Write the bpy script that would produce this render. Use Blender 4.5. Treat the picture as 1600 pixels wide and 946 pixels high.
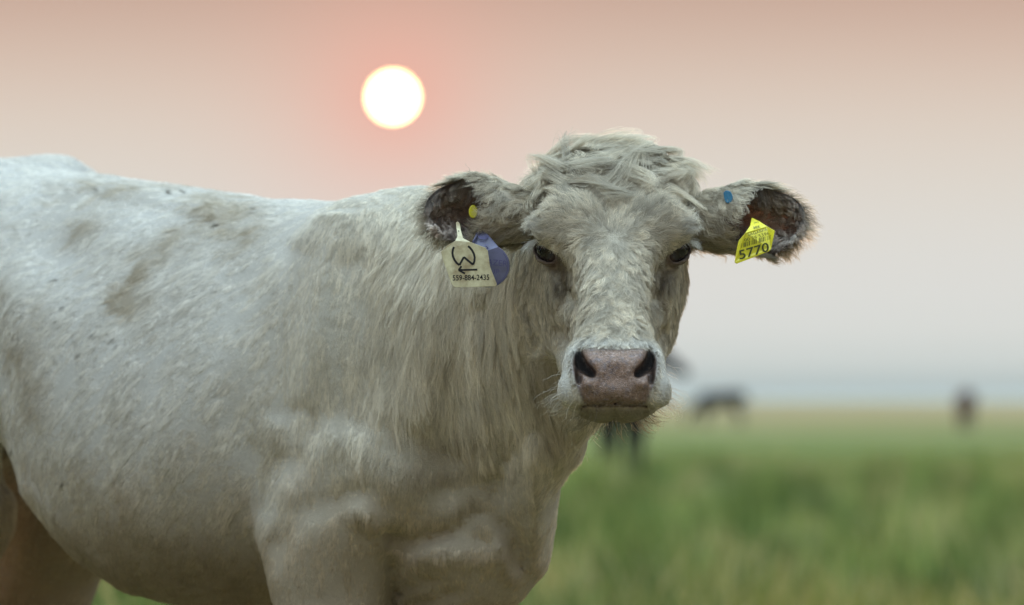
import bpy, bmesh, math, random, time
import numpy as np
from mathutils import Vector, Matrix
from mathutils.kdtree import KDTree

T_START = time.time()
random.seed(7)
rng = np.random.default_rng(11)
scene = bpy.context.scene
for o in list(bpy.data.objects):
    bpy.data.objects.remove(o)
C = scene.collection

# ------------------------------------------------------------------ camera
W, H = 1600.0, 946.0            # photograph size, pixels
FOCAL, SENSOR = 200.0, 36.0
K = SENSOR / W / FOCAL          # tangent of one pixel
CAM_H = 1.05
HORIZON = 625.0
PITCH = math.atan((HORIZON - H / 2) * K)
cam_data = bpy.data.cameras.new('camera')
cam = bpy.data.objects.new('camera', cam_data)
C.objects.link(cam)
cam.location = (0, 0, CAM_H)
cam.rotation_euler = (math.pi / 2 + PITCH, 0, 0)
cam_data.lens = FOCAL
cam_data.sensor_width = SENSOR
cam_data.clip_start = 0.1
cam_data.clip_end = 20000
cam_data.dof.use_dof = True
cam_data.dof.focus_distance = 8.33
cam_data.dof.aperture_fstop = 5.0
scene.camera = cam
CP, SP = math.cos(PITCH), math.sin(PITCH)

def P(px, py, depth):
    """point seen at pixel (px, py) of the photograph at distance `depth` along +Y"""
    a, b = (px - W / 2) * K, (H / 2 - py) * K
    dy, dz = CP - b * SP, SP + b * CP
    return np.array((a / dy * depth, depth, CAM_H + dz / dy * depth))

def pix(p):
    """world points (n,3) -> pixels"""
    x, y, z = p[:, 0], p[:, 1], p[:, 2] - CAM_H
    f = y * CP + z * SP
    u = -y * SP + z * CP
    return W / 2 + x / f / K, H / 2 - u / f / K

# ------------------------------------------------------------------ sky, sun, exposure
SUN_PX = (614.0, 152.0)
sd = P(SUN_PX[0], SUN_PX[1], 1.0) - np.array((0, 0, CAM_H))
sd = sd / np.linalg.norm(sd)
SUN_EL = math.asin(sd[2])
SUN_AZ = math.atan2(sd[0], sd[1])           # from +Y towards +X

world = bpy.data.worlds.new('World')
scene.world = world
world.use_nodes = True
nt = world.node_tree
nt.nodes.clear()

class NB:
    """tiny node builder"""
    def __init__(self, tree): self.t = tree
    def n(self, typ, **kw):
        nd = self.t.nodes.new(typ)
        for k, v in kw.items(): setattr(nd, k, v)
        return nd
    def l(self, a, b): self.t.links.new(a, b)
    def math(self, op, a, b=None, c=None, clamp=False):
        nd = self.n('ShaderNodeMath', operation=op, use_clamp=clamp)
        for i, v in enumerate((a, b, c)):
            if v is None: continue
            if hasattr(v, 'links'): self.l(v, nd.inputs[i])
            else: nd.inputs[i].default_value = v
        return nd.outputs[0]
    def mix(self, fac, a, b, blend='MIX'):
        nd = self.n('ShaderNodeMix', data_type='RGBA', blend_type=blend)
        for s, v in ((nd.inputs[0], fac), (nd.inputs[6], a), (nd.inputs[7], b)):
            if hasattr(v, 'links'): self.l(v, s)
            elif isinstance(v, (int, float)): s.default_value = v
            else: s.default_value = (*v, 1.0)
        return nd.outputs[2]
    def ramp(self, fac, stops, interp='LINEAR'):
        nd = self.n('ShaderNodeValToRGB')
        cr = nd.color_ramp; cr.interpolation = interp
        while len(cr.elements) < len(stops): cr.elements.new(0.5)
        for e, (p, c) in zip(cr.elements, stops):
            e.position = p
            e.color = (*c, 1.0) if len(c) == 3 else c
        self.l(fac, nd.inputs[0])
        return nd.outputs[0]

def srgb(r, g, b):
    f = lambda c: (c / 255 / 12.92) if c / 255 <= 0.04045 else ((c / 255 + 0.055) / 1.055) ** 2.4
    return (f(r), f(g), f(b))

w = NB(nt)
tc = w.n('ShaderNodeTexCoord')
nrm = w.n('ShaderNodeVectorMath', operation='NORMALIZE'); w.l(tc.outputs['Generated'], nrm.inputs[0])
sep = w.n('ShaderNodeSeparateXYZ'); w.l(nrm.outputs[0], sep.inputs[0])
elev = w.math('DIVIDE', w.math('ARCSINE', sep.outputs[2]), math.pi / 2)     # 0 horizon .. 1 zenith
sky = w.n('ShaderNodeTexSky', sky_type='NISHITA')
sky.sun_disc = False
sky.sun_elevation = SUN_EL
sky.sun_rotation = SUN_AZ
sky.air_density = 1.0; sky.dust_density = 2.0; sky.ozone_density = 3.0
SKY_STRENGTH = 0.05
upper = w.n('ShaderNodeVectorMath', operation='SCALE'); w.l(sky.outputs[0], upper.inputs[0]); upper.inputs[3].default_value = SKY_STRENGTH
# smoke layer low over the plain
EXPO = 0.0
D5 = lambda c: tuple(v / 5.0 for v in c)         # spline ramps clip at one, so the ramp is stored at a fifth
smoke5 = w.ramp(elev, [(p_, D5(c_)) for p_, c_ in [(0.0, srgb(146, 164, 165)), (0.0022, srgb(186, 196, 194)), (0.0052, srgb(215, 217, 212)), (0.013, srgb(221, 220, 216)), (0.022, srgb(222, 217, 208)), (0.032, srgb(221, 206, 192)),
                      (0.041, srgb(211, 184, 167)), (0.050, srgb(189, 155, 139)), (0.075, srgb(185, 153, 138)), (0.20, (0.50, 0.50, 0.52)), (0.45, (1.32, 1.68, 1.92)), (0.75, (2.7, 3.5, 4.0)), (1.0, (3.3, 4.3, 4.9))]], 'B_SPLINE')
sm5 = w.n('ShaderNodeVectorMath', operation='SCALE'); w.l(smoke5, sm5.inputs[0]); sm5.inputs[3].default_value = 5.0
smoke = sm5.outputs[0]
sunv = w.n('ShaderNodeVectorMath', operation='DOT_PRODUCT'); w.l(nrm.outputs[0], sunv.inputs[0]); sunv.inputs[1].default_value = tuple(sd)
ang = w.math('ARCCOSINE', w.math('MINIMUM', sunv.outputs['Value'], 1.0))
glow = w.math('EXPONENT', w.math('MULTIPLY', w.math('POWER', w.math('DIVIDE', ang, math.radians(0.95)), 1.25), -1.0))
smoke = w.mix(w.math('MULTIPLY', glow, 0.8), smoke, (0.90, 0.42, 0.33))
lift = w.math('MULTIPLY', w.math('SUBTRACT', elev, 0.15), 4.0, clamp=True)
col = w.mix(lift, smoke, upper.outputs[0], 'ADD')
disc = w.math('MULTIPLY', w.math('LESS_THAN', ang, math.radians(0.205)), 1.0)
col = w.mix(disc, col, (16.0, 9.5, 4.0))
bg = w.n('ShaderNodeBackground'); w.l(col, bg.inputs[0]); bg.inputs[1].default_value = 1.0
wo = w.n('ShaderNodeOutputWorld'); w.l(bg.outputs[0], wo.inputs[0])
world.cycles.sampling_method = 'MANUAL'
world.cycles.sample_map_resolution = 1024

sun_data = bpy.data.lights.new('sun', 'SUN')
sun_data.energy = 5.0
sun_data.angle = math.radians(0.6)
sun_data.color = (1.0, 0.68, 0.46)
sun = bpy.data.objects.new('sun', sun_data)
C.objects.link(sun)
sun.rotation_euler = Vector(tuple(-sd)).to_track_quat('-Z', 'Y').to_euler()

scene.view_settings.view_transform = 'Standard'
scene.view_settings.look = 'None'
scene.view_settings.gamma = 1.0
scene.view_settings.exposure = EXPO
scene.view_settings.use_curve_mapping = False
scene.cycles.use_denoising = True
scene.cycles.max_bounces = 8
scene.cycles.diffuse_bounces = 3
scene.cycles.transparent_max_bounces = 8
scene.cycles.caustics_reflective = False
scene.cycles.caustics_refractive = False
scene.cycles_curves.shape = 'RIBBONS'
scene.cycles_curves.subdivisions = 2

# ------------------------------------------------------------------ helpers
def tag(o, label=None, cat=None, group=None, kind=None):
    if label: o['label'] = label
    if cat: o['category'] = cat
    if group: o['group'] = group
    if kind: o['kind'] = kind
    return o

def empty(name, loc=(0, 0, 0), rot=(0, 0, 0)):
    o = bpy.data.objects.new(name, None)
    o.empty_display_size = 0.1
    C.objects.link(o); o.location = loc; o.rotation_euler = rot
    return o

def link_mesh(name, verts, faces, mat=None, parent=None, smooth=True):
    me = bpy.data.meshes.new(name)
    verts = np.asarray(verts, dtype=np.float32)
    if isinstance(faces, np.ndarray):
        k = faces.shape[1]
        me.vertices.add(len(verts)); me.vertices.foreach_set('co', verts.ravel())
        me.loops.add(faces.size); me.loops.foreach_set('vertex_index', faces.ravel().astype(np.int32))
        me.polygons.add(len(faces))
        me.polygons.foreach_set('loop_start', np.arange(0, faces.size, k, dtype=np.int32))
        me.polygons.foreach_set('loop_total', np.full(len(faces), k, dtype=np.int32))
        me.update(calc_edges=True); me.validate()
    else:
        me.from_pydata([tuple(map(float, v)) for v in verts], [], [tuple(map(int, f)) for f in faces])
    me.polygons.foreach_set('use_smooth', np.full(len(me.polygons), smooth))
    if mat: me.materials.append(mat)
    o = bpy.data.objects.new(name, me)
    C.objects.link(o)
    if parent: o.parent = parent
    return o

def pchip(xk, yk):
    """monotone cubic interpolant"""
    xk = np.asarray(xk, float); yk = np.asarray(yk, float)
    h = np.diff(xk); d = np.diff(yk) / h
    m = np.zeros_like(yk)
    m[0], m[-1] = d[0], d[-1]
    for i in range(1, len(xk) - 1):
        if d[i - 1] * d[i] > 0:
            w1, w2 = 2 * h[i] + h[i - 1], h[i] + 2 * h[i - 1]
            m[i] = (w1 + w2) / (w1 / d[i - 1] + w2 / d[i])
    def f(x):
        x = np.clip(x, xk[0], xk[-1])
        i = np.clip(np.searchsorted(xk, x) - 1, 0, len(h) - 1)
        t = (x - xk[i]) / h[i]
        t2, t3 = t * t, t * t * t
        return ((2 * t3 - 3 * t2 + 1) * yk[i] + (t3 - 2 * t2 + t) * h[i] * m[i] + (-2 * t3 + 3 * t2) * yk[i + 1] + (t3 - t2) * h[i] * m[i + 1])
    return f

def smin(a, b, k):
    h = np.clip(0.5 + 0.5 * (b - a) / k, 0, 1)
    return b * (1 - h) + a * h - k * h * (1 - h)

def smax(a, b, k): return -smin(-a, -b, k)

def capsule(p, a, b, ra, rb):
    a = np.asarray(a, float); b = np.asarray(b, float)
    ab = b - a
    t = np.clip((p - a) @ ab / (ab @ ab), 0, 1)
    return np.linalg.norm(p - a - t[:, None] * ab, axis=1) - (ra + (rb - ra) * t)

def ellipsoid(p, c, r, axes=None):
    q = p - np.asarray(c, float)
    if axes is not None: q = q @ np.asarray(axes, float).T
    r = np.asarray(r, float)
    k0 = np.linalg.norm(q / r, axis=1)
    k1 = np.linalg.norm(q / (r * r), axis=1)
    return k0 * (k0 - 1) / np.maximum(k1, 1e-9)

def section(s, u, rs, ru, p):
    """radial distance to a superellipse section"""
    r = ((np.abs(s) / rs) ** p + (np.abs(u) / ru) ** p) ** (1 / p)
    q = np.sqrt(s * s + u * u)
    return np.where(r > 1e-6, (r - 1) * q / np.maximum(r, 1e-6), -np.minimum(rs, ru))

def seg_dist2(x, y, pts):
    """distance in a plane to a polyline"""
    best = np.full(x.shape, 1e9)
    pts = np.asarray(pts, float)
    for (ax, ay), (bx, by) in zip(pts[:-1], pts[1:]):
        dx, dy = bx - ax, by - ay
        t = np.clip(((x - ax) * dx + (y - ay) * dy) / (dx * dx + dy * dy + 1e-9), 0, 1)
        best = np.minimum(best, np.hypot(x - ax - t * dx, y - ay - t * dy))
    return best

def hash3(i, j, k, seed):
    h = (i * 374761393 + j * 668265263 + k * 2147483647 + seed * 1442695041) & 0xFFFFFFFF
    h = ((h ^ (h >> 13)) * 1274126177) & 0xFFFFFFFF
    h = ((h ^ (h >> 16)) * 2246822519) & 0xFFFFFFFF
    return ((h ^ (h >> 13)) & 0xFFFFFF) / float(0xFFFFFF)

def vnoise(p, freq, seed=0):
    """value noise, -1..1"""
    q = np.asarray(p, float) * freq + 1000.0
    i = np.floor(q).astype(np.int64); f = q - i
    f = f * f * (3 - 2 * f)
    out = 0
    for a in (0, 1):
        for b in (0, 1):
            for c in (0, 1):
                wgt = (f[:, 0] if a else 1 - f[:, 0]) * (f[:, 1] if b else 1 - f[:, 1]) * (f[:, 2] if c else 1 - f[:, 2])
                out = out + wgt * hash3(i[:, 0] + a, i[:, 1] + b, i[:, 2] + c, seed)
    return out * 2 - 1

def fbm(p, freq, seed=0, octs=3):
    s = 0; amp = 1; tot = 0
    for o in range(octs):
        s = s + amp * vnoise(p, freq * 2 ** o, seed + o * 17); tot += amp; amp *= 0.5
    return s / tot

def sstep(a, b, x):
    t = np.clip((x - a) / (b - a), 0, 1)
    return t * t * (3 - 2 * t)

def surface_nets(sdf, gx, gy, gz, block=4):
    """mesh of sdf = 0 on a rectilinear grid, evaluated only near the surface"""
    nx, ny, nz = len(gx), len(gy), len(gz)
    cx, cy, cz = [np.unique(np.r_[np.arange(0, n, block), n - 1]) for n in (nx, ny, nz)]
    X, Y, Z = np.meshgrid(gx[cx], gy[cy], gz[cz], indexing='ij')
    cv = sdf(np.stack([X.ravel(), Y.ravel(), Z.ravel()], 1)).reshape(X.shape)
    sx, sy, sz = np.diff(gx[cx]), np.diff(gy[cy]), np.diff(gz[cz])
    diag = np.sqrt(sx[:, None, None] ** 2 + sy[None, :, None] ** 2 + sz[None, None, :] ** 2)
    corner = [cv[a:len(cx) - 1 + a, b:len(cy) - 1 + b, c:len(cz) - 1 + c] for a in (0, 1) for b in (0, 1) for c in (0, 1)]
    amin = np.minimum.reduce([np.abs(c) for c in corner])
    mn = np.minimum.reduce(corner); mx = np.maximum.reduce(corner)
    act = (amin < diag * 0.8) | ((mn < 0) & (mx > 0))
    V = np.where(np.maximum.reduce(corner) < 0, -1.0, 1.0)
    ix = np.clip(np.searchsorted(cx, np.arange(nx), side='right') - 1, 0, len(cx) - 2)
    iy = np.clip(np.searchsorted(cy, np.arange(ny), side='right') - 1, 0, len(cy) - 2)
    iz = np.clip(np.searchsorted(cz, np.arange(nz), side='right') - 1, 0, len(cz) - 2)
    vals = V[np.ix_(ix, iy, iz)].astype(np.float32)
    need = np.zeros((nx, ny, nz), bool)
    for i, j, k in np.argwhere(act):
        need[cx[i]:cx[i + 1] + 1, cy[j]:cy[j + 1] + 1, cz[k]:cz[k + 1] + 1] = True
    idx = np.argwhere(need)
    for s in range(0, len(idx), 400000):
        q = idx[s:s + 400000]
        vals[q[:, 0], q[:, 1], q[:, 2]] = sdf(np.stack([gx[q[:, 0]], gy[q[:, 1]], gz[q[:, 2]]], 1))
    ins = vals < 0
    cnt = sum(ins[a:nx - 1 + a, b:ny - 1 + b, c:nz - 1 + c].astype(np.int8) for a in (0, 1) for b in (0, 1) for c in (0, 1))
    cells = np.argwhere((cnt > 0) & (cnt < 8))
    ids = np.full((nx - 1, ny - 1, nz - 1), -1, np.int64)
    ids[cells[:, 0], cells[:, 1], cells[:, 2]] = np.arange(len(cells))
    acc = np.zeros((len(cells), 3)); num = np.zeros(len(cells))
    offs = [(a, b, c) for a in (0, 1) for b in (0, 1) for c in (0, 1)]
    def gp(o): return np.stack([gx[cells[:, 0] + o[0]], gy[cells[:, 1] + o[1]], gz[cells[:, 2] + o[2]]], 1)
    def gv(o): return vals[cells[:, 0] + o[0], cells[:, 1] + o[1], cells[:, 2] + o[2]]
    for o in offs:
        for ax in range(3):
            if o[ax]: continue
            o2 = list(o); o2[ax] = 1
            a, b = gv(o), gv(o2)
            m = (a < 0) != (b < 0)
            t = np.where(m, a / np.where(m, a - b, 1), 0)
            acc += np.where(m[:, None], gp(o) + t[:, None] * (gp(o2) - gp(o)), 0); num += m
    verts = acc / num[:, None]
    faces = []
    for ax in range(3):
        b, c = (ax + 1) % 3, (ax + 2) % 3
        s0 = [slice(None)] * 3; s1 = [slice(None)] * 3
        s0[ax] = slice(0, -1); s1[ax] = slice(1, None)
        e = np.argwhere(ins[tuple(s0)] != ins[tuple(s1)])
        e = e[(e[:, b] > 0) & (e[:, c] > 0) & (e[:, b] < vals.shape[b] - 1) & (e[:, c] < vals.shape[c] - 1)]
        q = []
        for db, dc in ((0, 0), (1, 0), (1, 1), (0, 1)):
            t = e.copy(); t[:, b] -= db; t[:, c] -= dc
            q.append(ids[t[:, 0], t[:, 1], t[:, 2]])
        q = np.stack(q, 1)
        flip = ~ins[e[:, 0], e[:, 1], e[:, 2]]
        q[flip] = q[flip][:, ::-1]
        faces.append(q)
    faces = np.concatenate(faces)
    faces = faces[(faces >= 0).all(1)]
    return verts, faces

def smooth_verts(verts, faces, n=1, lam=0.5):
    e = np.concatenate([faces[:, [0, 1]], faces[:, [1, 2]], faces[:, [2, 3]], faces[:, [3, 0]]])
    e = np.concatenate([e, e[:, ::-1]])
    deg = np.bincount(e[:, 0], minlength=len(verts)).astype(float)
    for _ in range(n):
        acc = np.stack([np.bincount(e[:, 0], weights=verts[e[:, 1], i], minlength=len(verts)) for i in range(3)], 1)
        verts = verts + lam * (acc / np.maximum(deg, 1)[:, None] - verts)
    return verts

def vert_normals(verts, faces):
    a, b, c, d = (verts[faces[:, i]] for i in range(4))
    fn = np.cross(c - a, d - b)
    n = np.stack([sum(np.bincount(faces[:, k], weights=fn[:, i], minlength=len(verts)) for k in range(4)) for i in range(3)], 1)
    return n / np.maximum(np.linalg.norm(n, axis=1), 1e-12)[:, None]

# ------------------------------------------------------------------ materials
def material(name):
    m = bpy.data.materials.new(name); m.use_nodes = True
    m.node_tree.nodes.clear()
    b = NB(m.node_tree)
    out = b.n('ShaderNodeOutputMaterial')
    bs = b.n('ShaderNodeBsdfPrincipled')
    b.l(bs.outputs[0], out.inputs[0])
    return m, b, bs, out

def plain(name, col, rough=0.6, spec=0.3, noise=0.12, scale=60.0, bump=0.0):
    m, b, bs, out = material(name)
    t = b.n('ShaderNodeTexCoord'); nz = b.n('ShaderNodeTexNoise'); b.l(t.outputs['Object'], nz.inputs['Vector'])
    nz.inputs['Scale'].default_value = scale; nz.inputs['Detail'].default_value = 4
    c2 = tuple(c * (1 - 2.2 * noise) for c in col)
    b.l(b.mix(nz.outputs[0], tuple(min(1, c * (1 + noise)) for c in col), c2), bs.inputs['Base Color'])
    bs.inputs['Roughness'].default_value = rough
    bs.inputs['Specular IOR Level'].default_value = spec
    if bump:
        bp = b.n('ShaderNodeBump'); b.l(nz.outputs[0], bp.inputs['Height']); bp.inputs['Strength'].default_value = bump; bp.inputs['Distance'].default_value = 0.002
        b.l(bp.outputs[0], bs.inputs['Normal'])
    return m

# skin: colours come from a per-vertex attribute (hide tint, nose pad, dirt, painted shade), fine grain from noise
def skin_material():
    m, b, bs, out = material('cow_skin')
    at = b.n('ShaderNodeAttribute', attribute_name='tint')
    t = b.n('ShaderNodeTexCoord')
    nz = b.n('ShaderNodeTexNoise'); b.l(t.outputs['Object'], nz.inputs['Vector']); nz.inputs['Scale'].default_value = 220; nz.inputs['Detail'].default_value = 5
    vor = b.n('ShaderNodeTexVoronoi', feature='DISTANCE_TO_EDGE'); b.l(t.outputs['Object'], vor.inputs['Vector']); vor.inputs['Scale'].default_value = 330
    v = b.math('MULTIPLY_ADD', nz.outputs[0], 0.5, 0.75)
    mx = b.n('ShaderNodeVectorMath', operation='SCALE'); b.l(at.outputs['Color'], mx.inputs[0]); b.l(v, mx.inputs[3])
    wet = b.n('ShaderNodeAttribute', attribute_name='wet')
    def spots(scale, lo, hi, det=4):
        n2 = b.n('ShaderNodeTexNoise'); b.l(t.outputs['Object'], n2.inputs['Vector']); n2.inputs['Scale'].default_value = scale; n2.inputs['Detail'].default_value = det; n2.inputs['Roughness'].default_value = 0.7
        return b.ramp(n2.outputs[0], [(lo, (0, 0, 0)), (hi, (1, 1, 1))])
    c_ = b.mix(b.math('MULTIPLY', b.math('MULTIPLY', spots(110, 0.50, 0.64), wet.outputs['Fac']), 0.6), mx.outputs[0], (0.10, 0.085, 0.10))
    c_ = b.mix(b.math('MULTIPLY', b.math('MULTIPLY', spots(300, 0.50, 0.64, 6), wet.outputs['Fac']), 0.8), c_, (0.05, 0.03, 0.022))
    c_ = b.mix(b.math('MULTIPLY', b.math('MULTIPLY', spots(170, 0.54, 0.70, 3), wet.outputs['Fac']), 0.5), c_, (0.46, 0.34, 0.29))
    b.l(c_, bs.inputs['Base Color'])
    thin = b.n('ShaderNodeAttribute', attribute_name='thin')                 # ear leather lets light through
    tl = b.n('ShaderNodeBsdfTranslucent'); b.l(b.mix(1.0, c_, (1.0, 0.80, 0.70), 'MULTIPLY'), tl.inputs[0])
    mx2 = b.n('ShaderNodeMixShader'); b.l(b.math('MULTIPLY', thin.outputs['Fac'], 0.40), mx2.inputs[0])
    b.l(bs.outputs[0], mx2.inputs[1]); b.l(tl.outputs[0], mx2.inputs[2]); b.l(mx2.outputs[0], out.inputs[0])
    b.l(b.math('MULTIPLY_ADD', wet.outputs['Fac'], -0.52, 0.78), bs.inputs['Roughness'])
    bs.inputs['Specular IOR Level'].default_value = 0.4
    bp = b.n('ShaderNodeBump'); bp.inputs['Strength'].default_value = 0.5; bp.inputs['Distance'].default_value = 0.0015
    b.l(b.math('MULTIPLY', b.math('MINIMUM', vor.outputs['Distance'], 0.15), 5.0), bp.inputs['Height'])
    b.l(bp.outputs[0], bs.inputs['Normal'])
    return m

def hair_material(name='cow_hair', trans=0.28, root=0.75):
    m = bpy.data.materials.new(name); m.use_nodes = True
    m.node_tree.nodes.clear(); b = NB(m.node_tree)
    out = b.n('ShaderNodeOutputMaterial')
    at = b.n('ShaderNodeAttribute', attribute_name='tint')
    info = b.n('ShaderNodeHairInfo')
    k = b.math('MULTIPLY_ADD', info.outputs['Intercept'], 1.07 - root, root)       # dun roots, darkened further in place of shade between locks
    k = b.math('MULTIPLY', k, b.math('MULTIPLY_ADD', info.outputs['Random'], 0.3, 0.85))
    sc = b.n('ShaderNodeVectorMath', operation='SCALE'); b.l(at.outputs['Color'], sc.inputs[0]); b.l(k, sc.inputs[3])
    df0 = b.n('ShaderNodeBsdfDiffuse'); b.l(sc.outputs[0], df0.inputs[0])
    # a dense coat lies flat, so most of its light follows the hide it covers
    an = b.n('ShaderNodeAttribute', attribute_name='hide_normal')
    df1 = b.n('ShaderNodeBsdfDiffuse'); b.l(sc.outputs[0], df1.inputs[0]); b.l(an.outputs['Vector'], df1.inputs['Normal'])
    df = b.n('ShaderNodeMixShader'); df.inputs[0].default_value = 0.85
    b.l(df0.outputs[0], df.inputs[1]); b.l(df1.outputs[0], df.inputs[2])
    tr = b.n('ShaderNodeBsdfTranslucent'); b.l(sc.outputs[0], tr.inputs[0])
    ms = b.n('ShaderNodeMixShader'); ms.inputs[0].default_value = trans
    b.l(df.outputs[0], ms.inputs[1]); b.l(tr.outputs[0], ms.inputs[2])
    gl = b.n('ShaderNodeBsdfGlossy'); gl.inputs['Roughness'].default_value = 0.45; gl.inputs[0].default_value = (1, 1, 1, 1)
    m2 = b.n('ShaderNodeMixShader'); m2.inputs[0].default_value = 0.035
    b.l(ms.outputs[0], m2.inputs[1]); b.l(gl.outputs[0], m2.inputs[2])
    b.l(m2.outputs[0], out.inputs[0])
    return m

# ------------------------------------------------------------------ the cow's form
PHI = math.radians(50)                      # how far the body turns towards the camera
F = np.array((math.cos(PHI), -math.sin(PHI), 0.0))      # forward
R = np.array((F[1], -F[0], 0.0))                        # to the cow's right
O = np.array((P(640, HORIZON, 9.0)[0], 9.0, 0.0))       # ground under the withers

def body(u, v, wz): return O + u * F + v * R + np.array((0, 0, wz))

DH = 8.40
HC = P(957, 400, DH)
S = K * DH                                   # metres per photo pixel at the head
def headp(dx, py, y):                        # head frame -> world (dx px from the midline, py photo row, y metres behind eye plane)
    return HC + np.array((dx * S, y, (400 - py) * S))
def head_coords(p):
    q = p - HC
    return q[:, 0] / S, 400 - q[:, 2] / S, q[:, 1]

tr_u = [-1.60, -1.55, -1.45, -1.30, -1.12, -0.95, -0.80, -0.60, -0.40, -0.25, -0.10, 0.04, 0.12, 0.19, 0.25, 0.29]
tr_top = pchip(tr_u, [1.26, 1.34, 1.41, 1.445, 1.452, 1.438, 1.425, 1.404, 1.380, 1.372, 1.368, 1.365, 1.30, 1.18, 1.05, 0.95])
tr_bot = pchip(tr_u, [1.16, 1.04, 1.00, 0.98, 0.985, 0.97, 0.90, 0.785, 0.730, 0.717, 0.710, 0.715, 0.735, 0.77, 0.82, 0.88])
tr_hw = pchip(tr_u, [0.03, 0.10, 0.17, 0.215, 0.245, 0.275, 0.315, 0.335, 0.300, 0.250, 0.205, 0.175, 0.150, 0.12, 0.08, 0.03])

sk_y = [230, 241, 255, 275, 306, 340, 375, 400, 440, 480, 520, 560, 600, 632]
sk_a = pchip(sk_y, [34, 60, 84, 100, 108, 110, 110, 108, 104, 93, 76, 61, 48, 32])
sk_f = pchip(sk_y, [.085, .055, .035, .018, -.005, -.025, -.036, -.038, -.042, -.052, -.072, -.10, -.12, -.12])
sk_b = pchip(sk_y, [.13, .17, .20, .22, .22, .22, .22, .21, .20, .17, .12, .05, .0, -.04])
no_y = [300, 330, 380, 430, 480, 515, 545, 570, 600, 622, 634, 642]
no_a = pchip(no_y, [62, 68, 64, 56, 53, 58, 72, 79, 81, 80, 72, 56])
no_f = pchip(no_y, [.01, -.024, -.062, -.100, -.138, -.166, -.192, -.208, -.214, -.212, -.204, -.19])
no_b = pchip(no_y, [.10, .10, .08, .06, .03, .0, -.02, -.03, -.04, -.05, -.06, -.08])

NA0 = body(-0.02, 0.0, 1.10)
NA1 = headp(0, 425, 0.15)
_A = NA1 - NA0; NLEN = np.linalg.norm(_A); _A = _A / NLEN
_Sd = np.cross(_A, (0, 0, 1)); _Sd /= np.linalg.norm(_Sd)
_U = np.cross(_Sd, _A)
nk_t = [-0.2, 0.0, 0.25, 0.5, 0.75, 1.0, 1.15]
nk_s = pchip(nk_t, [.18, .195, .165, .135, .115, .10, .06])
nk_u = pchip(nk_t, [.14, .245, .24, .205, .178, .165, .10])
nk_d = pchip(nk_t, [.25, .34, .315, .268, .220, .172, .10])

LEGS = []
EYE = []
for sgn in (-1, 1):
    EYE.append(headp(sgn * 98, 389, 0.014))
EYE_R = 0.0195

def leg_chain(p, pts, rad):
    d = None
    for (a, b, ra, rb) in zip(pts[:-1], pts[1:], rad[:-1], rad[1:]):
        c = capsule(p, a, b, ra, rb)
        d = c if d is None else smin(d, c, 0.03)
    return d

def g2(x, y, pts, r, depth):
    """soft ridge (negative depth) or furrow along a line"""
    return depth * np.exp(-(seg_dist2(x, y, pts) / r) ** 2)

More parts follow.
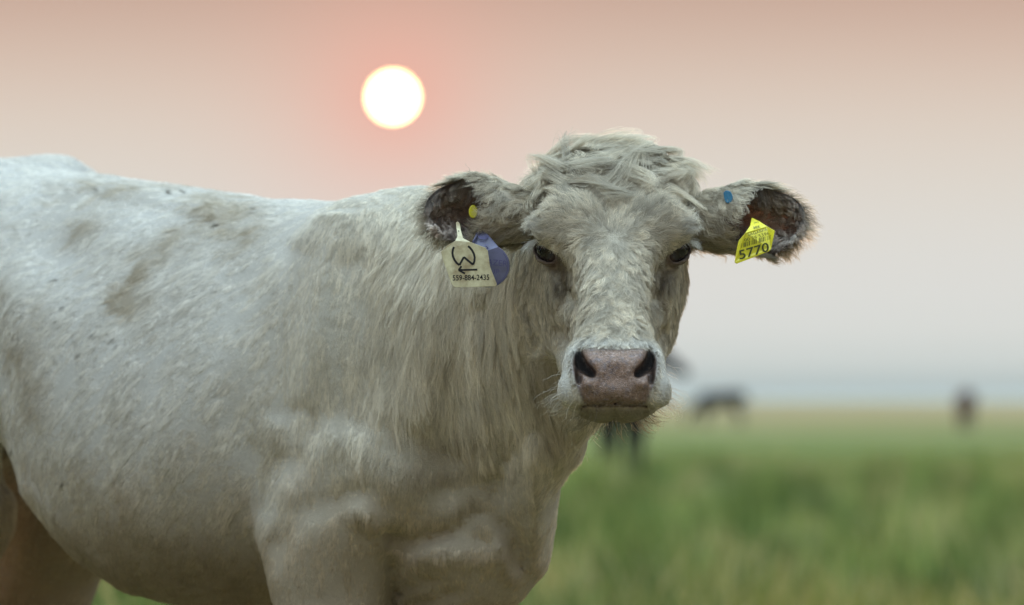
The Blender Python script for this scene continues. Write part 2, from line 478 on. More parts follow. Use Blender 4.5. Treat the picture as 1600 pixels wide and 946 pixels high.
def cow_sdf(p):
    q = p - O
    u, v, wz = q @ F, q @ R, q[:, 2]
    l = np.stack([u, v, wz], 1)
    la = np.stack([u, np.abs(v), wz], 1)
    # barrel
    top, bot, hw = tr_top(u), tr_bot(u), tr_hw(u)
    wm = bot + (top - bot) * 0.47
    hu = np.where(wz > wm, top - wm, wm - bot)
    d = section(v, wz - wm, hw, hu, 2.25)
    d = np.maximum(d, np.maximum(-1.60 - u, u - 0.29))
    # belly hangs a little lower and the ribs are sprung
    d = smin(d, ellipsoid(la, (-0.42, 0.09, 0.98), (0.36, 0.235, 0.262)), 0.08)
    # hips
    d = smin(d, capsule(la, (-1.13, 0.205, 1.378), (-1.12, 0.12, 1.424), 0.048, 0.048), 0.09)
    d = smin(d, capsule(la, (-1.12, 0.03, 1.405), (-1.25, 0.03, 1.40), 0.05, 0.05), 0.06)
    d = smin(d, capsule(la, (-1.50, 0.10, 1.30), (-1.40, 0.08, 1.36), 0.06, 0.06), 0.08)
    # shoulder blade, point of shoulder, upper arm
    for sg in (1, -1):
        bk = 0.0 if sg > 0 else -0.10           # the off foreleg is set back
        d = smin(d, ellipsoid(l, (0.02 + bk, sg * 0.135, 1.09), (0.14, 0.085, 0.27)), 0.08)
        d = smin(d, capsule(l, (0.13 + bk, sg * 0.115, 0.95), (0.02 + bk, sg * 0.135, 0.85), 0.098, 0.094), 0.06)
        d = smin(d, capsule(l, (-0.05 + bk, sg * 0.115, 1.0), (-0.055 + bk, sg * 0.135, 0.82), 0.088, 0.075), 0.06)
    # brisket
    d = smin(d, ellipsoid(l, (0.145, 0, 0.86), (0.145, 0.105, 0.15)), 0.07)
    d = smin(d, capsule(l, (0.16, 0, 0.80), (-0.05, 0, 0.73), 0.075, 0.06), 0.06)
    # legs
    for sg in (1, -1):
        fu = 0.0 if sg > 0 else -0.13
        c = leg_chain(l, [(-0.01 + fu * .5, sg * 0.145, 0.83), (0.0 + fu, sg * 0.145, 0.66), (0.03 + fu, sg * 0.15, 0.44), (0.02 + fu, sg * 0.15, 0.38), (0.02 + fu, sg * 0.15, 0.17), (0.05 + fu, sg * 0.15, 0.09), (0.07 + fu, sg * 0.15, 0.03)],
                      [0.108, 0.09, 0.058, 0.05, 0.036, 0.045, 0.055])
        d = smin(d, c, 0.05)
        hu_ = -0.04 if sg > 0 else -0.17
        c = leg_chain(l, [(-1.25, sg * 0.13, 1.15), (-1.02 + hu_, sg * 0.175, 0.86), (-1.10 + hu_, sg * 0.17, 0.72), (-1.33 + hu_, sg * 0.155, 0.52), (-1.32 + hu_, sg * 0.155, 0.42), (-1.28 + hu_, sg * 0.155, 0.17), (-1.24 + hu_, sg * 0.155, 0.09), (-1.22 + hu_, sg * 0.155, 0.03)],
                      [0.19, 0.125, 0.10, 0.058, 0.05, 0.038, 0.046, 0.055])
        d = smin(d, c, 0.07)
    # tail
    d = smin(d, capsule(l, (-1.56, 0, 1.36), (-1.63, 0.0, 1.22), 0.03, 0.024), 0.03)
    d = smin(d, capsule(l, (-1.63, 0, 1.22), (-1.62, 0.0, 0.72), 0.024, 0.018), 0.01)
    d = smin(d, capsule(l, (-1.62, 0, 0.72), (-1.61, 0.0, 0.50), 0.035, 0.02), 0.01)
    d = np.maximum(d, -wz + 0.002)
    # neck
    r_ = p - NA0
    t = (r_ @ _A) / NLEN
    su, ss = r_ @ _U, r_ @ _Sd
    uu = np.where(su > 0, nk_u(t), nk_d(t))
    nw = nk_s(t)
    # the underline thins to a fold of skin
    thin = np.clip(-su / np.maximum(nk_d(t), 1e-3), 0, 1)
    n = section(ss, su, nw * (1 - 0.38 * thin ** 2), uu, 2.0)
    n = np.maximum(n, np.maximum((-0.2 - t) * NLEN, (t - 1.15) * NLEN))
    d = smin(d, n, 0.09)
    # dewlap
    d = smin(d, capsule(l, (0.40, 0.02, 0.985), (0.20, 0.0, 0.86), 0.028, 0.05), 0.05)
    px, py = pix(p)
    # head
    hx, hy, hd = head_coords(p)
    ax = np.abs(hx)
    a = sk_a(hy) * S; f_, b_ = sk_f(hy), sk_b(hy)
    h = section(hx * S, hd - (f_ + b_) / 2, a, (b_ - f_) / 2, 2.35)
    h = np.maximum(h, np.maximum((230 - hy) * S, (hy - 632) * S))
    a = no_a(hy) * S; f_, b_ = no_f(hy), no_b(hy)
    nb = section(hx * S, hd - (f_ + b_) / 2, a, (b_ - f_) / 2, 2.6)
    nb = np.maximum(nb, np.maximum((300 - hy) * S, (hy - 642) * S))
    h = smin(h, nb, 0.028)
    # cheek / jaw muscle
    hp = np.stack([ax * S, hd, (400 - hy) * S], 1)
    h = smin(h, ellipsoid(hp, (0.062, 0.090, -0.040), (0.038, 0.082, 0.070)), 0.03)
    # brow over the eye, and the socket
    h = smin(h, ellipsoid(hp, (0.094, 0.006, 0.041), (0.020, 0.032, 0.015)), 0.03)
    h = smin(h, ellipsoid(hp, (0.066, -0.016, 0.045), (0.040, 0.020, 0.034)), 0.04)
    # lower jaw and chin
    h = smin(h, ellipsoid(hp, (0.013, -0.130, -0.226), (0.038, 0.062, 0.0195)), 0.012)
    h = smin(h, capsule(np.stack([ax * S, hd, (400 - hy) * S], 1), (0.025, -0.08, -0.205), (0.052, 0.10, -0.11), 0.03, 0.042), 0.03)
    # nose: furrow between pad and upper lip corners, broad lip pads
    h = smin(h, ellipsoid(hp, (0.052, -0.168, -0.200), (0.030, 0.036, 0.030)), 0.016)
    d = smin(d, h, 0.035)
    near = (hd < 0.12) & (ax < 150) & (hy > 180) & (hy < 680)
    # nostrils: comma-shaped pits
    if near.any():
        i = np.where(near)[0]
        x_, y_, z_ = ax[i], hy[i], hd[i]
        dd = d[i]
        # eye socket hollow, then lids round the ball
        e = np.stack([x_ * S, z_, (400 - y_) * S], 1)
        front = sstep(0.06, 0.0, z_)
        # nostril pit
        nd = seg_dist2(x_, y_, [(55, 551), (53, 565), (46, 577), (35, 586)]) * S
        wd = np.interp(y_, [550, 562, 576, 590], [0.0036, 0.0080, 0.0105, 0.0070])
        pit = np.maximum(nd - wd, z_ + 0.165)
        dd = smax(dd, -pit, 0.005)
        nd = seg_dist2(x_, y_, [(58, 556), (59, 575), (55, 598)]) * S
        pit = np.maximum(nd - 0.0046, z_ + 0.180)
        dd = smax(dd, -pit, 0.004)
        dd = dd - np.exp(-((x_ - 38) / 9) ** 2 - ((y_ - 600) / 8) ** 2) * 0.006
        # raised rim on the inside of each nostril, dip outside
        dd = dd - g2(x_, y_, [(38, 552), (32, 566), (22, 582)], 7, 0.004) * front
        dd = dd - g2(x_, y_, [(66, 552), (68, 575), (60, 598), (44, 604)], 6, 0.0030) * front
        # groove where the pad meets the hairy lip
        dd = dd + g2(x_, y_, [(56, 590), (50, 612), (46, 628)], 4, 0.0040) * front
        # bulging upper pad, hollow middle
        dd = dd - np.exp(-(x_ / 30) ** 2 - ((y_ - 566) / 10) ** 2) * 0.004 * front + np.exp(-(x_ / 16) ** 2 - ((y_ - 592) / 9) ** 2) * 0.003 * front - np.exp(-(x_ / 34) ** 2 - ((y_ - 612) / 9) ** 2) * 0.003 * front
        # step at the top of the pad
        dd = dd + g2(x_, y_, [(0, 549), (30, 548), (50, 546)], 5, 0.0025) * front
        # philtrum, mouth
        dd = dd + g2(x_, y_, [(0, 625), (0, 660)], 4, 0.0035) * front
        dd = dd + g2(x_, y_, [(0, 631), (22, 634), (40, 633), (50, 636)], 2.6, 0.0085) * front
        dd = dd + g2(x_, y_, [(50, 636), (62, 639), (76, 638)], 5.0, 0.002) * front
        # tear furrow and hollows beside the nose
        dd = dd + g2(x_, y_, [(99, 408), (86, 424), (74, 442), (62, 466)], 9, 0.0055) * front
        dd = dd + g2(x_, y_, [(96, 378), (80, 396), (72, 420)], 8, 0.003) * front
        dd = dd + g2(x_, y_, [(70, 470), (70, 520)], 22, 0.006) * front
        dd = dd - g2(x_, y_, [(86, 480), (82, 440)], 12, 0.003) * front
        # forehead plane, hollow above the eye
        dd = dd + g2(x_, y_, [(0, 350), (0, 420)], 30, 0.004) * front
        dd = dd + g2(x_, y_, [(96, 320), (104, 335)], 16, 0.005)
        # eye: socket cut, ring of lids
        for c in ((98 * S, 0.014, 11 * S),):
            r = np.linalg.norm(e - np.array(c), axis=1)
            dd = smax(dd, -(r - EYE_R - 0.0015), 0.004)
            axis = np.array((0.70, -0.714, 0.0))
            rel = e - np.array(c)
            al = rel @ axis
            # slit seen along the eye's own axis
            side = rel @ np.array((0.714, 0.70, 0.0)); upv = rel[:, 2]
            lid = np.abs(r - EYE_R - 0.0032) - 0.0030
            opening = np.sqrt(((side + 0.002) / 0.0205) ** 2 + ((upv + 0.001 - 0.25 * side) / 0.0160) ** 2) - 1
            lid = smax(lid, -opening * 0.013, 0.003)
            lid = np.maximum(lid, -al - 0.004)
            dd = smin(dd, lid, 0.006)
        d[i] = dd
    # folds of the chest, neck and shoulder, traced on the near side of the body
    m = np.where((py > 330) & (px > 330) & (px < 980) & (v > -0.13) & (u > -0.35) & (hd > -0.02))[0]
    if len(m):
        x_, y_ = px[m], py[m]
        dd = np.zeros(len(m))
        dd += g2(x_, y_, [(612, 838), (640, 850), (690, 838), (745, 800)], 14, 0.012)
        dd += g2(x_, y_, [(612, 838), (614, 900), (610, 960)], 13, 0.015)
        dd += g2(x_, y_, [(778, 740), (776, 800), (800, 850), (808, 880)], 13, 0.014)
        dd += g2(x_, y_, [(700, 836), (770, 846)], 14, 0.005)
        dd += g2(x_, y_, [(790, 720), (800, 690)], 9, 0.012)
        dd -= g2(x_, y_, [(560, 800), (600, 830), (605, 850)], 18, 0.012)
        dd -= g2(x_, y_, [(660, 870), (780, 870)], 26, 0.012)
        dd -= g2(x_, y_, [(782, 838), (800, 900)], 12, 0.008)
        dd -= g2(x_, y_, [(830, 700), (840, 800), (842, 880)], 22, 0.012)
        dd += g2(x_, y_, [(630, 690), (700, 720)], 40, 0.012)
        dd += g2(x_, y_, [(700, 770), (760, 760)], 25, 0.010)
        dd += g2(x_, y_, [(620, 925), (680, 905), (700, 930)], 8, 0.006)
        dd += g2(x_, y_, [(640, 946), (720, 925)], 8, 0.006)
        dd += g2(x_, y_, [(440, 850), (480, 800), (560, 770)], 20, 0.008)
        dd -= g2(x_, y_, [(450, 760), (520, 690)], 25, 0.008)
        dd += g2(x_, y_, [(462, 640), (430, 760), (432, 880)], 16, 0.006)
        dd += g2(x_, y_, [(860, 700), (790, 560), (760, 470)], 16, 0.006)
        dd -= g2(x_, y_, [(885, 690), (850, 560)], 20, 0.006)
        dd -= g2(x_, y_, [(530, 340), (497, 450), (484, 560), (462, 690)], 22, 0.010)
        dd += g2(x_, y_, [(462, 400), (445, 520), (440, 640)], 24, 0.008)
        dd += g2(x_, y_, [(560, 420), (570, 560), (560, 650)], 40, 0.010)
        dd += g2(x_, y_, [(735, 470), (720, 600), (700, 700)], 26, 0.008)
        dd -= g2(x_, y_, [(660, 460), (650, 620)], 30, 0.007)
        d[m] += 1.2 * dd
    # hollow before the hip, loin edge, fold of the flank
    m = np.where((v > 0.0) & (px < 480) & (px > -200))[0]
    if len(m):
        x_, y_ = px[m], py[m]
        d[m] += 1.2 * (0.022 * np.exp(-((x_ - 95) / 75) ** 2 - ((y_ - 400) / 60) ** 2) - g2(x_, y_, [(-60, 330), (60, 275), (140, 285), (330, 325)], 18, 0.008)
                 + g2(x_, y_, [(-10, 470), (10, 620), (5, 750)], 22, 0.012) - g2(x_, y_, [(35, 760), (120, 860), (200, 925)], 14, 0.006)
                 - 0.010 * np.exp(-((x_ - 330) / 90) ** 2 - ((y_ - 560) / 150) ** 2) + g2(x_, y_, [(395, 700), (408, 800)], 10, 0.004))
    # ribs and spine ends
    dd = 0.0035 * np.sin(u * 62) * np.exp(-((u + 0.35) / 0.16) ** 2) * sstep(0.10, 0.22, np.abs(v)) * sstep(0.78, 0.9, wz) * sstep(1.30, 1.2, wz)
    return d + dd + 0.002 * np.sin(31 * u + 3 * wz) * np.sin(27 * wz + 11 * v) * sstep(0.1, 0.0, u)

def axis_grid(lo, hi, coarse, fine):
    """grid lines: fine steps inside the interval `fine` = (a, b, step), coarse outside"""
    a, b, st = fine
    left = np.linspace(lo, a, max(2, int(round((a - lo) / coarse)) + 1))
    mid = np.linspace(a, b, int(round((b - a) / st)) + 1)
    right = np.linspace(b, hi, max(2, int(round((hi - b) / coarse)) + 1))
    return np.r_[left[:-1], mid, right[1:]]

t0 = time.time()
gx = axis_grid(-1.42, 0.50, 0.0105, (HC[0] - 0.125, HC[0] + 0.125, 0.0042))
gy = axis_grid(DH - 0.30, 10.65, 0.0105, (DH - 0.235, DH + 0.12, 0.0042))
gz = axis_grid(-0.02, 1.56, 0.0105, (HC[2] - 0.26, HC[2] + 0.19, 0.0042))
cv, cf = surface_nets(cow_sdf, gx, gy, gz)
cv = smooth_verts(cv, cf, 1, 0.4)
print('cow mesh', len(cv), len(cf), round(time.time() - t0, 1), 's')

# ------------------------------------------------------------------ ears: cupped leaves rooted in the skull
def make_ear(sgn):
    nt_, na = 34, 40
    ts = np.linspace(0, 1, nt_)
    if sgn < 0:
        ctr = [(-112, 338, .085), (-165, 333, .082), (-208, 327, .078), (-250, 334, .068), (-276, 352, .055)]
        G = np.array((0.10, -0.98, 0.06))
        rho = pchip([0, .15, .4, .62, .8, .92, 1], [.034, .042, .0495, .053, .047, .033, .012])
        lo = pchip([0, .38, .47, .56, .68, 1], [179, 178, 140, 98, 70, 55])
        hi = pchip([0, .40, .50, .58, .70, 1], [179, 176, 138, 104, 70, 54])
    else:
        ctr = [(112, 345, .085), (160, 342, .085), (207, 338, .080), (256, 345, .070), (288, 362, .055)]
        G = np.array((-0.10, -0.98, 0.06))
        rho = pchip([0, .15, .4, .62, .8, .92, 1], [.034, .042, .0485, .053, .050, .037, .014])
        lo = pchip([0, .2, .27, .33, .38, .44, .55, .75, 1], [179, 178, 150, 105, 105, 138, 116, 74, 58])
        hi = pchip([0, .42, .52, .60, .72, 1], [179, 176, 138, 104, 70, 54])
    tk = np.linspace(0, 1, 5)
    cx, cy, cz = [pchip(tk, [c[i] for c in ctr]) for i in range(3)]
    cen = np.array([headp(float(cx(t)), float(cy(t)), float(cz(t))) for t in ts])
    tan = np.gradient(cen, axis=0); tan /= np.linalg.norm(tan, axis=1)[:, None]
    out_p = np.zeros((nt_, na, 3)); in_p = np.zeros((nt_, na, 3)); nrm_ = np.zeros((nt_, na, 3)); th_s = np.zeros((nt_, na))
    for i, t in enumerate(ts):
        g = G - tan[i] * (G @ tan[i]); g /= np.linalg.norm(g)
        h = np.cross(tan[i], g)
        if h[2] < 0: h = -h                                 # points up: +angle = upper rim
        th = np.radians(np.linspace(-float(lo(t)), float(hi(t)), na))
        r = float(rho(t))
        rad = 1.07 * r * (1 + 0.10 * np.cos(2 * th))
        nrm_[i] = -np.cos(th)[:, None] * g + np.sin(th)[:, None] * h
        out_p[i] = cen[i] + rad[:, None] * nrm_[i]
        wob = 0.0025 * np.sin(9 * th + 7 * t)[:, None]
        out_p[i] += nrm_[i] * wob
        thick = 0.0065 * (1 - 0.5 * t) * np.clip((1 - np.abs(np.linspace(-1, 1, na)) ** 6), 0.25, 1)
        in_p[i] = out_p[i] - nrm_[i] * thick[:, None]
        th_s[i] = th
    V = np.concatenate([out_p.reshape(-1, 3), in_p.reshape(-1, 3)])
    N = np.concatenate([nrm_.reshape(-1, 3), -nrm_.reshape(-1, 3)])
    n1 = nt_ * na
    fs = []
    for i in range(nt_ - 1):
        for j in range(na - 1):
            a, b, c, d = i * na + j, i * na + j + 1, (i + 1) * na + j + 1, (i + 1) * na + j
            fs.append((a, b, c, d)); fs.append((n1 + d, n1 + c, n1 + b, n1 + a))
        for j, fl in ((0, 1), (na - 1, 0)):
            a, d = i * na + j, (i + 1) * na + j
            fs.append((a, d, n1 + d, n1 + a) if fl else (d, a, n1 + a, n1 + d))
    for j in range(na - 1):
        a, b = (nt_ - 1) * na + j, (nt_ - 1) * na + j + 1
        fs.append((a, b, n1 + b, n1 + a))
    fs = np.array(fs)
    # make windings agree with the normals
    fn = np.cross(V[fs[:, 2]] - V[fs[:, 0]], V[fs[:, 3]] - V[fs[:, 1]])
    bad = (fn * N[fs[:, 0]]).sum(1) < 0
    fs[bad] = fs[bad][:, ::-1]
    T = np.repeat(tan, na, axis=0); T = np.concatenate([T, T])
    tt = np.tile(np.repeat(ts, na), 2)
    th2 = np.tile(th_s.ravel(), 2)
    inner = np.r_[np.zeros(n1), np.ones(n1)]
    around = np.cross(N * np.where(inner, -1, 1)[:, None], T)
    # signed so that it points to the nearer rim
    h_up = np.where(th2 > 0, 1, -1)[:, None]
    around = around * np.sign((around * np.array((0, 0, 1.0))).sum(1) + 1e-9)[:, None]
    cosm = np.cos(th2)[:, None]
    rimward = around * np.where(np.abs(cosm) > 0, np.sign(cosm), 1) * h_up
    return V, fs, N, T, rimward, tt, th2, inner

# ------------------------------------------------------------------ coat fields on the hide
NV = len(cv)
cn = vert_normals(cv, cf)
q = cv - O
U_, V_, W_ = q @ F, q @ R, q[:, 2]
PX, PY = pix(cv)
HX, HY, HD = head_coords(cv)
AX = np.abs(HX)

def blob(x, y, cx_, cy_, rx, ry): return np.exp(-((x - cx_) / rx) ** 2 - ((y - cy_) / ry) ** 2)

near_head = sstep(0.20, 0.14, HD) * sstep(175, 135, AX) * sstep(668, 655, HY) * (HY < 668)
near_head = np.where(HY > 560, near_head * sstep(0.06, 0.0, HD), near_head)

CREAM = np.array((0.745, 0.67, 0.53)); DUN = np.array((0.40, 0.315, 0.20)); MUD = np.array((0.20, 0.145, 0.08)); WHITE = np.array((0.76, 0.75, 0.71))
PINK = np.array((0.42, 0.25, 0.20)); BROWN = np.array((0.13, 0.085, 0.06)); PAD = np.array((0.215, 0.13, 0.09)); SLATE = np.array((0.16, 0.14, 0.155))

def unit_(a): return a / np.linalg.norm(a)
def mixc(c, d, f): return c * (1 - f[:, None]) + d * f[:, None]

n_lo = fbm(cv, 5.0, 3); n_mid = fbm(cv, 16.0, 5); n_hi = fbm(cv, 60.0, 9)
tint = np.tile(CREAM, (NV, 1)) * (1 + 0.07 * n_mid[:, None])
tint = mixc(tint, np.array((0.75, 0.715, 0.645)), sstep(0.3, -0.35, U_) * (1 - near_head))      # the flank is whiter than the fore end
tint = mixc(tint, DUN, 0.05 * near_head)
# stains on the coat (dust and dried mud), near side
side = (V_ > -0.05) * (1 - near_head)
st = 0.50 * g2(PX, PY, [(150, 292), (280, 305), (360, 312), (420, 325)], 22, 1) + 0.75 * g2(PX, PY, [(345, 345), (290, 375), (235, 405), (200, 470)], 26, 1) \
   + 0.55 * blob(PX, PY, 370, 360, 40, 40) + 0.45 * blob(PX, PY, 130, 350, 50, 35) + 0.3 * blob(PX, PY, 20, 600, 60, 160) + 0.45 * g2(PX, PY, [(60, 470), (50, 640)], 22, 1)
st = st + 0.16 * sstep(-0.1, 0.5, n_mid) + 0.10 * sstep(0.0, 0.5, n_lo)
st *= np.clip(0.85 + 0.6 * n_mid + 0.4 * n_hi, 0, 1.4)
low = sstep(0.97, 0.74, W_ + 0.06 * n_lo) * sstep(0.3, 0.05, U_) * (0.55 + 0.45 * (U_ < -0.12))  # brown painted on the undersides for shade, along with dirt
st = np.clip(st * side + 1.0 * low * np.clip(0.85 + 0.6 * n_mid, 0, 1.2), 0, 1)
# chest and neck: buff coat colour, and brown shade painted into the folds
ch = 0.10 * sstep(-0.1, 0.35, U_) + 0.7 * blob(PX, PY, 690, 715, 90, 60) + 0.5 * blob(PX, PY, 760, 800, 60, 50) + 0.4 * g2(PX, PY, [(910, 700), (850, 640), (840, 520)], 34, 1)
st = np.clip(st + ch * (1 - near_head) * np.clip(0.8 + 0.7 * n_mid, 0, 1.3), 0, 1)
st = np.clip(st + 0.35 * (U_ < -0.85) * (W_ < 1.0) * (V_ < 0.05), 0, 1)
ST0 = np.clip(st, 0, 1)
tint = mixc(tint, np.array((0.47, 0.345, 0.205)), np.clip(0.6 * sstep(1.00, 0.76, W_ + 0.10 * n_lo + 0.10 * n_mid), 0, 0.8) * (1 - near_head))     # lower body browned by dust and painted-in shade
tint = mixc(tint, np.array((0.21, 0.155, 0.095)), np.clip(sstep(0.87, 0.735, W_ + 0.05 * n_mid) * (U_ < -0.08) * (0.8 + 0.4 * n_hi), 0, 0.85))  # belly painted darker still, underside shade and dirt together
SPECKS = [(94, 437, 4), (124, 487, 4.5), (105, 478, 3), (150, 520, 3), (75, 370, 4.5), (120, 530, 2.5), (183, 527, 3), (60, 458, 2.5), (40, 490, 2.5), (132, 586, 3), (100, 752, 3), (240, 832, 3), (16, 700, 3), (155, 297, 4), (270, 303, 4.5), (292, 302, 3), (128, 552, 3), (188, 535, 2.5), (345, 452, 2.5), (93, 500, 2.5), (345, 350, 5), (402, 330, 5)]
# face colours
fc = near_head
tint = mixc(tint, DUN, fc * np.clip(0.35 * sstep(0.25, 0.6, n_mid) + 0.35 * blob(AX, HY, 108, 320, 24, 22) + 0.3 * blob(AX, HY, 95, 470, 22, 60) * (0.6 + n_hi), 0, 0.8))
tint = mixc(tint, DUN * 0.8, fc * np.clip(1.1 * blob(AX, HY, 80, 428, 18, 15) * np.clip(0.9 + 1.5 * n_hi, 0, 1.3), 0, 1))
tint = mixc(tint, MUD * 0.6, fc * np.clip(sstep(0.15, 0.5, n_hi) * (1.0 * blob(HX, HY, 88, 450, 17, 32) + 0.9 * blob(HX, HY, -80, 432, 16, 15) + 0.3 * blob(HX, HY, -85, 470, 16, 26)), 0, 0.9))
tint = mixc(tint, WHITE, fc * np.clip(0.8 * blob(AX, HY, 112, 362, 16, 14) + 0.6 * g2(AX, HY, [(0, 534), (45, 535), (70, 555), (77, 600), (72, 625)], 11, 1), 0, 0.9))
tint = mixc(tint, DUN * 0.9, fc * np.clip(0.45 * g2(AX, HY, [(78, 450), (74, 500), (80, 530)], 16, 1) * (0.8 + 0.8 * n_hi), 0, 0.6))
tint = mixc(tint, MUD * 0.7, fc * np.clip((1.3 * blob(AX, HY, 84, 414, 13, 16) + 1.1 * blob(AX, HY, 78, 436, 14, 13)) * np.clip(0.85 + 1.0 * n_hi, 0, 1.2), 0, 0.9))
# eye rims, nostrils, nose pad, lips
eye_d = np.minimum(np.linalg.norm(cv - EYE[0], axis=1), np.linalg.norm(cv - EYE[1], axis=1))
rim = sstep(0.034, 0.026, eye_d)
tint = mixc(tint, np.array((0.085, 0.052, 0.042)), rim * 0.9)
pad_w = np.interp(HY, [540, 546, 552, 562, 582, 600, 615, 628, 636], [0, 46, 59, 65, 65, 60, 54, 49, 45])
pad = sstep(3, -3, AX - pad_w) * (HY > 540) * (HY < 637) * (HD < -0.13) * sstep(543, 550, HY)
lip = sstep(630, 636, HY) * sstep(60, 50, AX) * (HD < -0.05) * (HY < 665)
mouth = g2(AX, HY, [(0, 634), (48, 635)], 2.6, 1) * (HD < -0.1)
padc = np.tile(PAD, (NV, 1)) * (1 + 0.22 * n_hi[:, None])
padc = mixc(padc, SLATE, np.clip(sstep(0.0, 0.35, fbm(cv, 90, 21)) * blob(AX, HY, 15, 568, 34, 12), 0, 0.8))
padc = mixc(padc, BROWN, np.clip((0.55 + sstep(0.1, 0.5, fbm(cv, 55, 31)) * 0.4) * sstep(584, 622, HY) + 0.9 * g2(AX, HY, [(64, 556), (64, 580), (58, 600), (51, 628)], 4.5, 1) + 0.6 * sstep(558, 548, HY), 0, 0.9))
nos = np.clip(sstep(-0.170, -0.155, HD) + 0.75 * g2(AX, HY, [(55, 554), (47, 577), (36, 586)], 6.5, 1) + 0.5 * g2(AX, HY, [(58, 558), (59, 575), (55, 598)], 4, 1), 0, 1) * (AX > 20) * (HY < 600)
padc = mixc(padc, np.array((0.012, 0.008, 0.007)), np.clip(nos * 1.6, 0, 1))
tint = tint * (1 - pad[:, None]) + padc * pad[:, None]
tint = mixc(tint, np.array((0.26, 0.21, 0.12)), lip * 0.85)
tint = mixc(tint, BROWN * 0.6, np.clip(mouth * 1.2, 0, 1))
wet = np.clip(pad * (1 - nos), 0, 1)
bare = np.clip(pad + 0.85 * lip + rim * 1.1 + mouth + g2(AX, HY, [(88, 416), (72, 442)], 6, 0.7) * fc, 0, 1)

# direction of lie
D = np.zeros((NV, 3))
down = np.array((0, 0, -1.0)); back = -F
D += (0.85 * back + 0.75 * down)[None]
wl = sstep(0.95, 0.7, W_)[:, None]; D = D * (1 - wl) + (0.35 * back + 0.95 * down) * wl                 # belly sides, legs
wb = sstep(1.30, 1.38, W_)[:, None] * (U_ < -0.1)[:, None]; D = D * (1 - wb) + (back + 0.1 * down) * wb
wn = sstep(-0.12, 0.10, U_)[:, None] * np.ones((1, 3)); D = D * (1 - wn) + (down * 1.0 + np.array((-0.16, 0, 0))) * wn
# face: a whorl between the eyes
fx = HX / 60; fy = (HY - 372) / 60
rr = np.sqrt(fx ** 2 + fy ** 2) + 1e-6
below = sstep(-0.4, 0.6, fy)
face = np.stack([fx * (0.55 - 0.25 * below) + 0.0, np.zeros(NV), -(fy * 0.9 + 0.35 * below * rr)], 1) / rr[:, None]
poll = sstep(300, 278, HY)
face = face * (1 - poll[:, None]) + np.stack([np.sign(HX) * np.clip(AX / 45, 0, 1.4), -0.5 * np.ones(NV), -0.75 + 0.25 * np.clip(AX / 60, 0, 1)], 1) * poll[:, None]
muz = sstep(530, 550, HY)
face = face * (1 - muz[:, None]) + np.stack([HX / 70, np.zeros(NV), np.where(HY < 560, 0.3, -0.9)], 1) * muz[:, None]
D = D * (1 - near_head[:, None]) + face * near_head[:, None]
D += 0.22 * np.stack([fbm(cv, 14, 41), fbm(cv, 14, 43), fbm(cv, 14, 47)], 1) * (1 + 0.8 * near_head * sstep(360, 460, HY) * sstep(540, 500, HY))[:, None]

# locks: noise stretched along the lie of the coat
dn0 = unit_(0.85 * back + 0.75 * down); sx0 = unit_(np.cross(dn0, R)); 
al_b = np.stack([cv @ dn0 * 14, cv @ sx0 * 95, cv @ R * 95], 1)
al_n = np.stack([cv[:, 0] * 90, cv[:, 1] * 90, cv[:, 2] * 9], 1)
streak = fbm(al_b, 1.0, 71, 2) * (1 - wn[:, 0]) + fbm(al_n, 1.0, 73, 2) * wn[:, 0]
streak = streak * (1 - near_head)
tint *= (1 + 0.13 * streak)[:, None]
D += (np.cross(cn, D) * (0.20 * streak)[:, None])
# length, lift off the skin, wave
neck = sstep(0.02, 0.26, U_) * (1 - near_head) * sstep(0.88, 1.06, W_)
L = 0.0135 + 0.020 * neck - 0.003 * sstep(-0.1, 0.1, U_) * (1 - neck) + 0.003 * n_mid + 0.004 * streak
L *= 1 - 0.25 * sstep(0.85, 0.7, W_)
L = L * (1 - near_head) + (1 - 0.62 * sstep(0.062, 0.034, eye_d)) * near_head * np.interp(HY, [200, 250, 285, 310, 372, 430, 500, 530, 545, 640], [.046, .048, .042, .028, .021, .020, .022, .013, .0045, .005])
L = L * (1 + 0.15 * near_head * blob(AX, HY, 100, 268, 26, 26))
LIFT = 0.10 * near_head * blob(AX, HY, 95, 258, 26, 22) + 0.07 + 0.02 * neck + 0.05 * near_head + 0.10 * poll * near_head * (0.4 + 0.6 * sstep(40, 90, AX) + 0.4 * sstep(262, 240, HY)) + 0.05 * streak
CURL = 0.03 + 0.03 * neck + near_head * (0.07 + 0.26 * poll + 0.10 * sstep(420, 470, HY) * sstep(540, 520, HY))
view = np.array((0, 0, CAM_H)) - cv
view /= np.linalg.norm(view, axis=1)[:, None]
facing = (cn * view).sum(1)
vis = np.where(facing > -0.25, 1.0, 0.12) * np.where((PX > -60) & (PX < 1660) & (PY < 990), 1.0, 0.35)
DENS = vis * (460e3 + near_head * 240e3) * (1 - np.clip(bare, 0, 1))
DENS *= 1 + 0.9 * near_head * sstep(535, 545, HY)

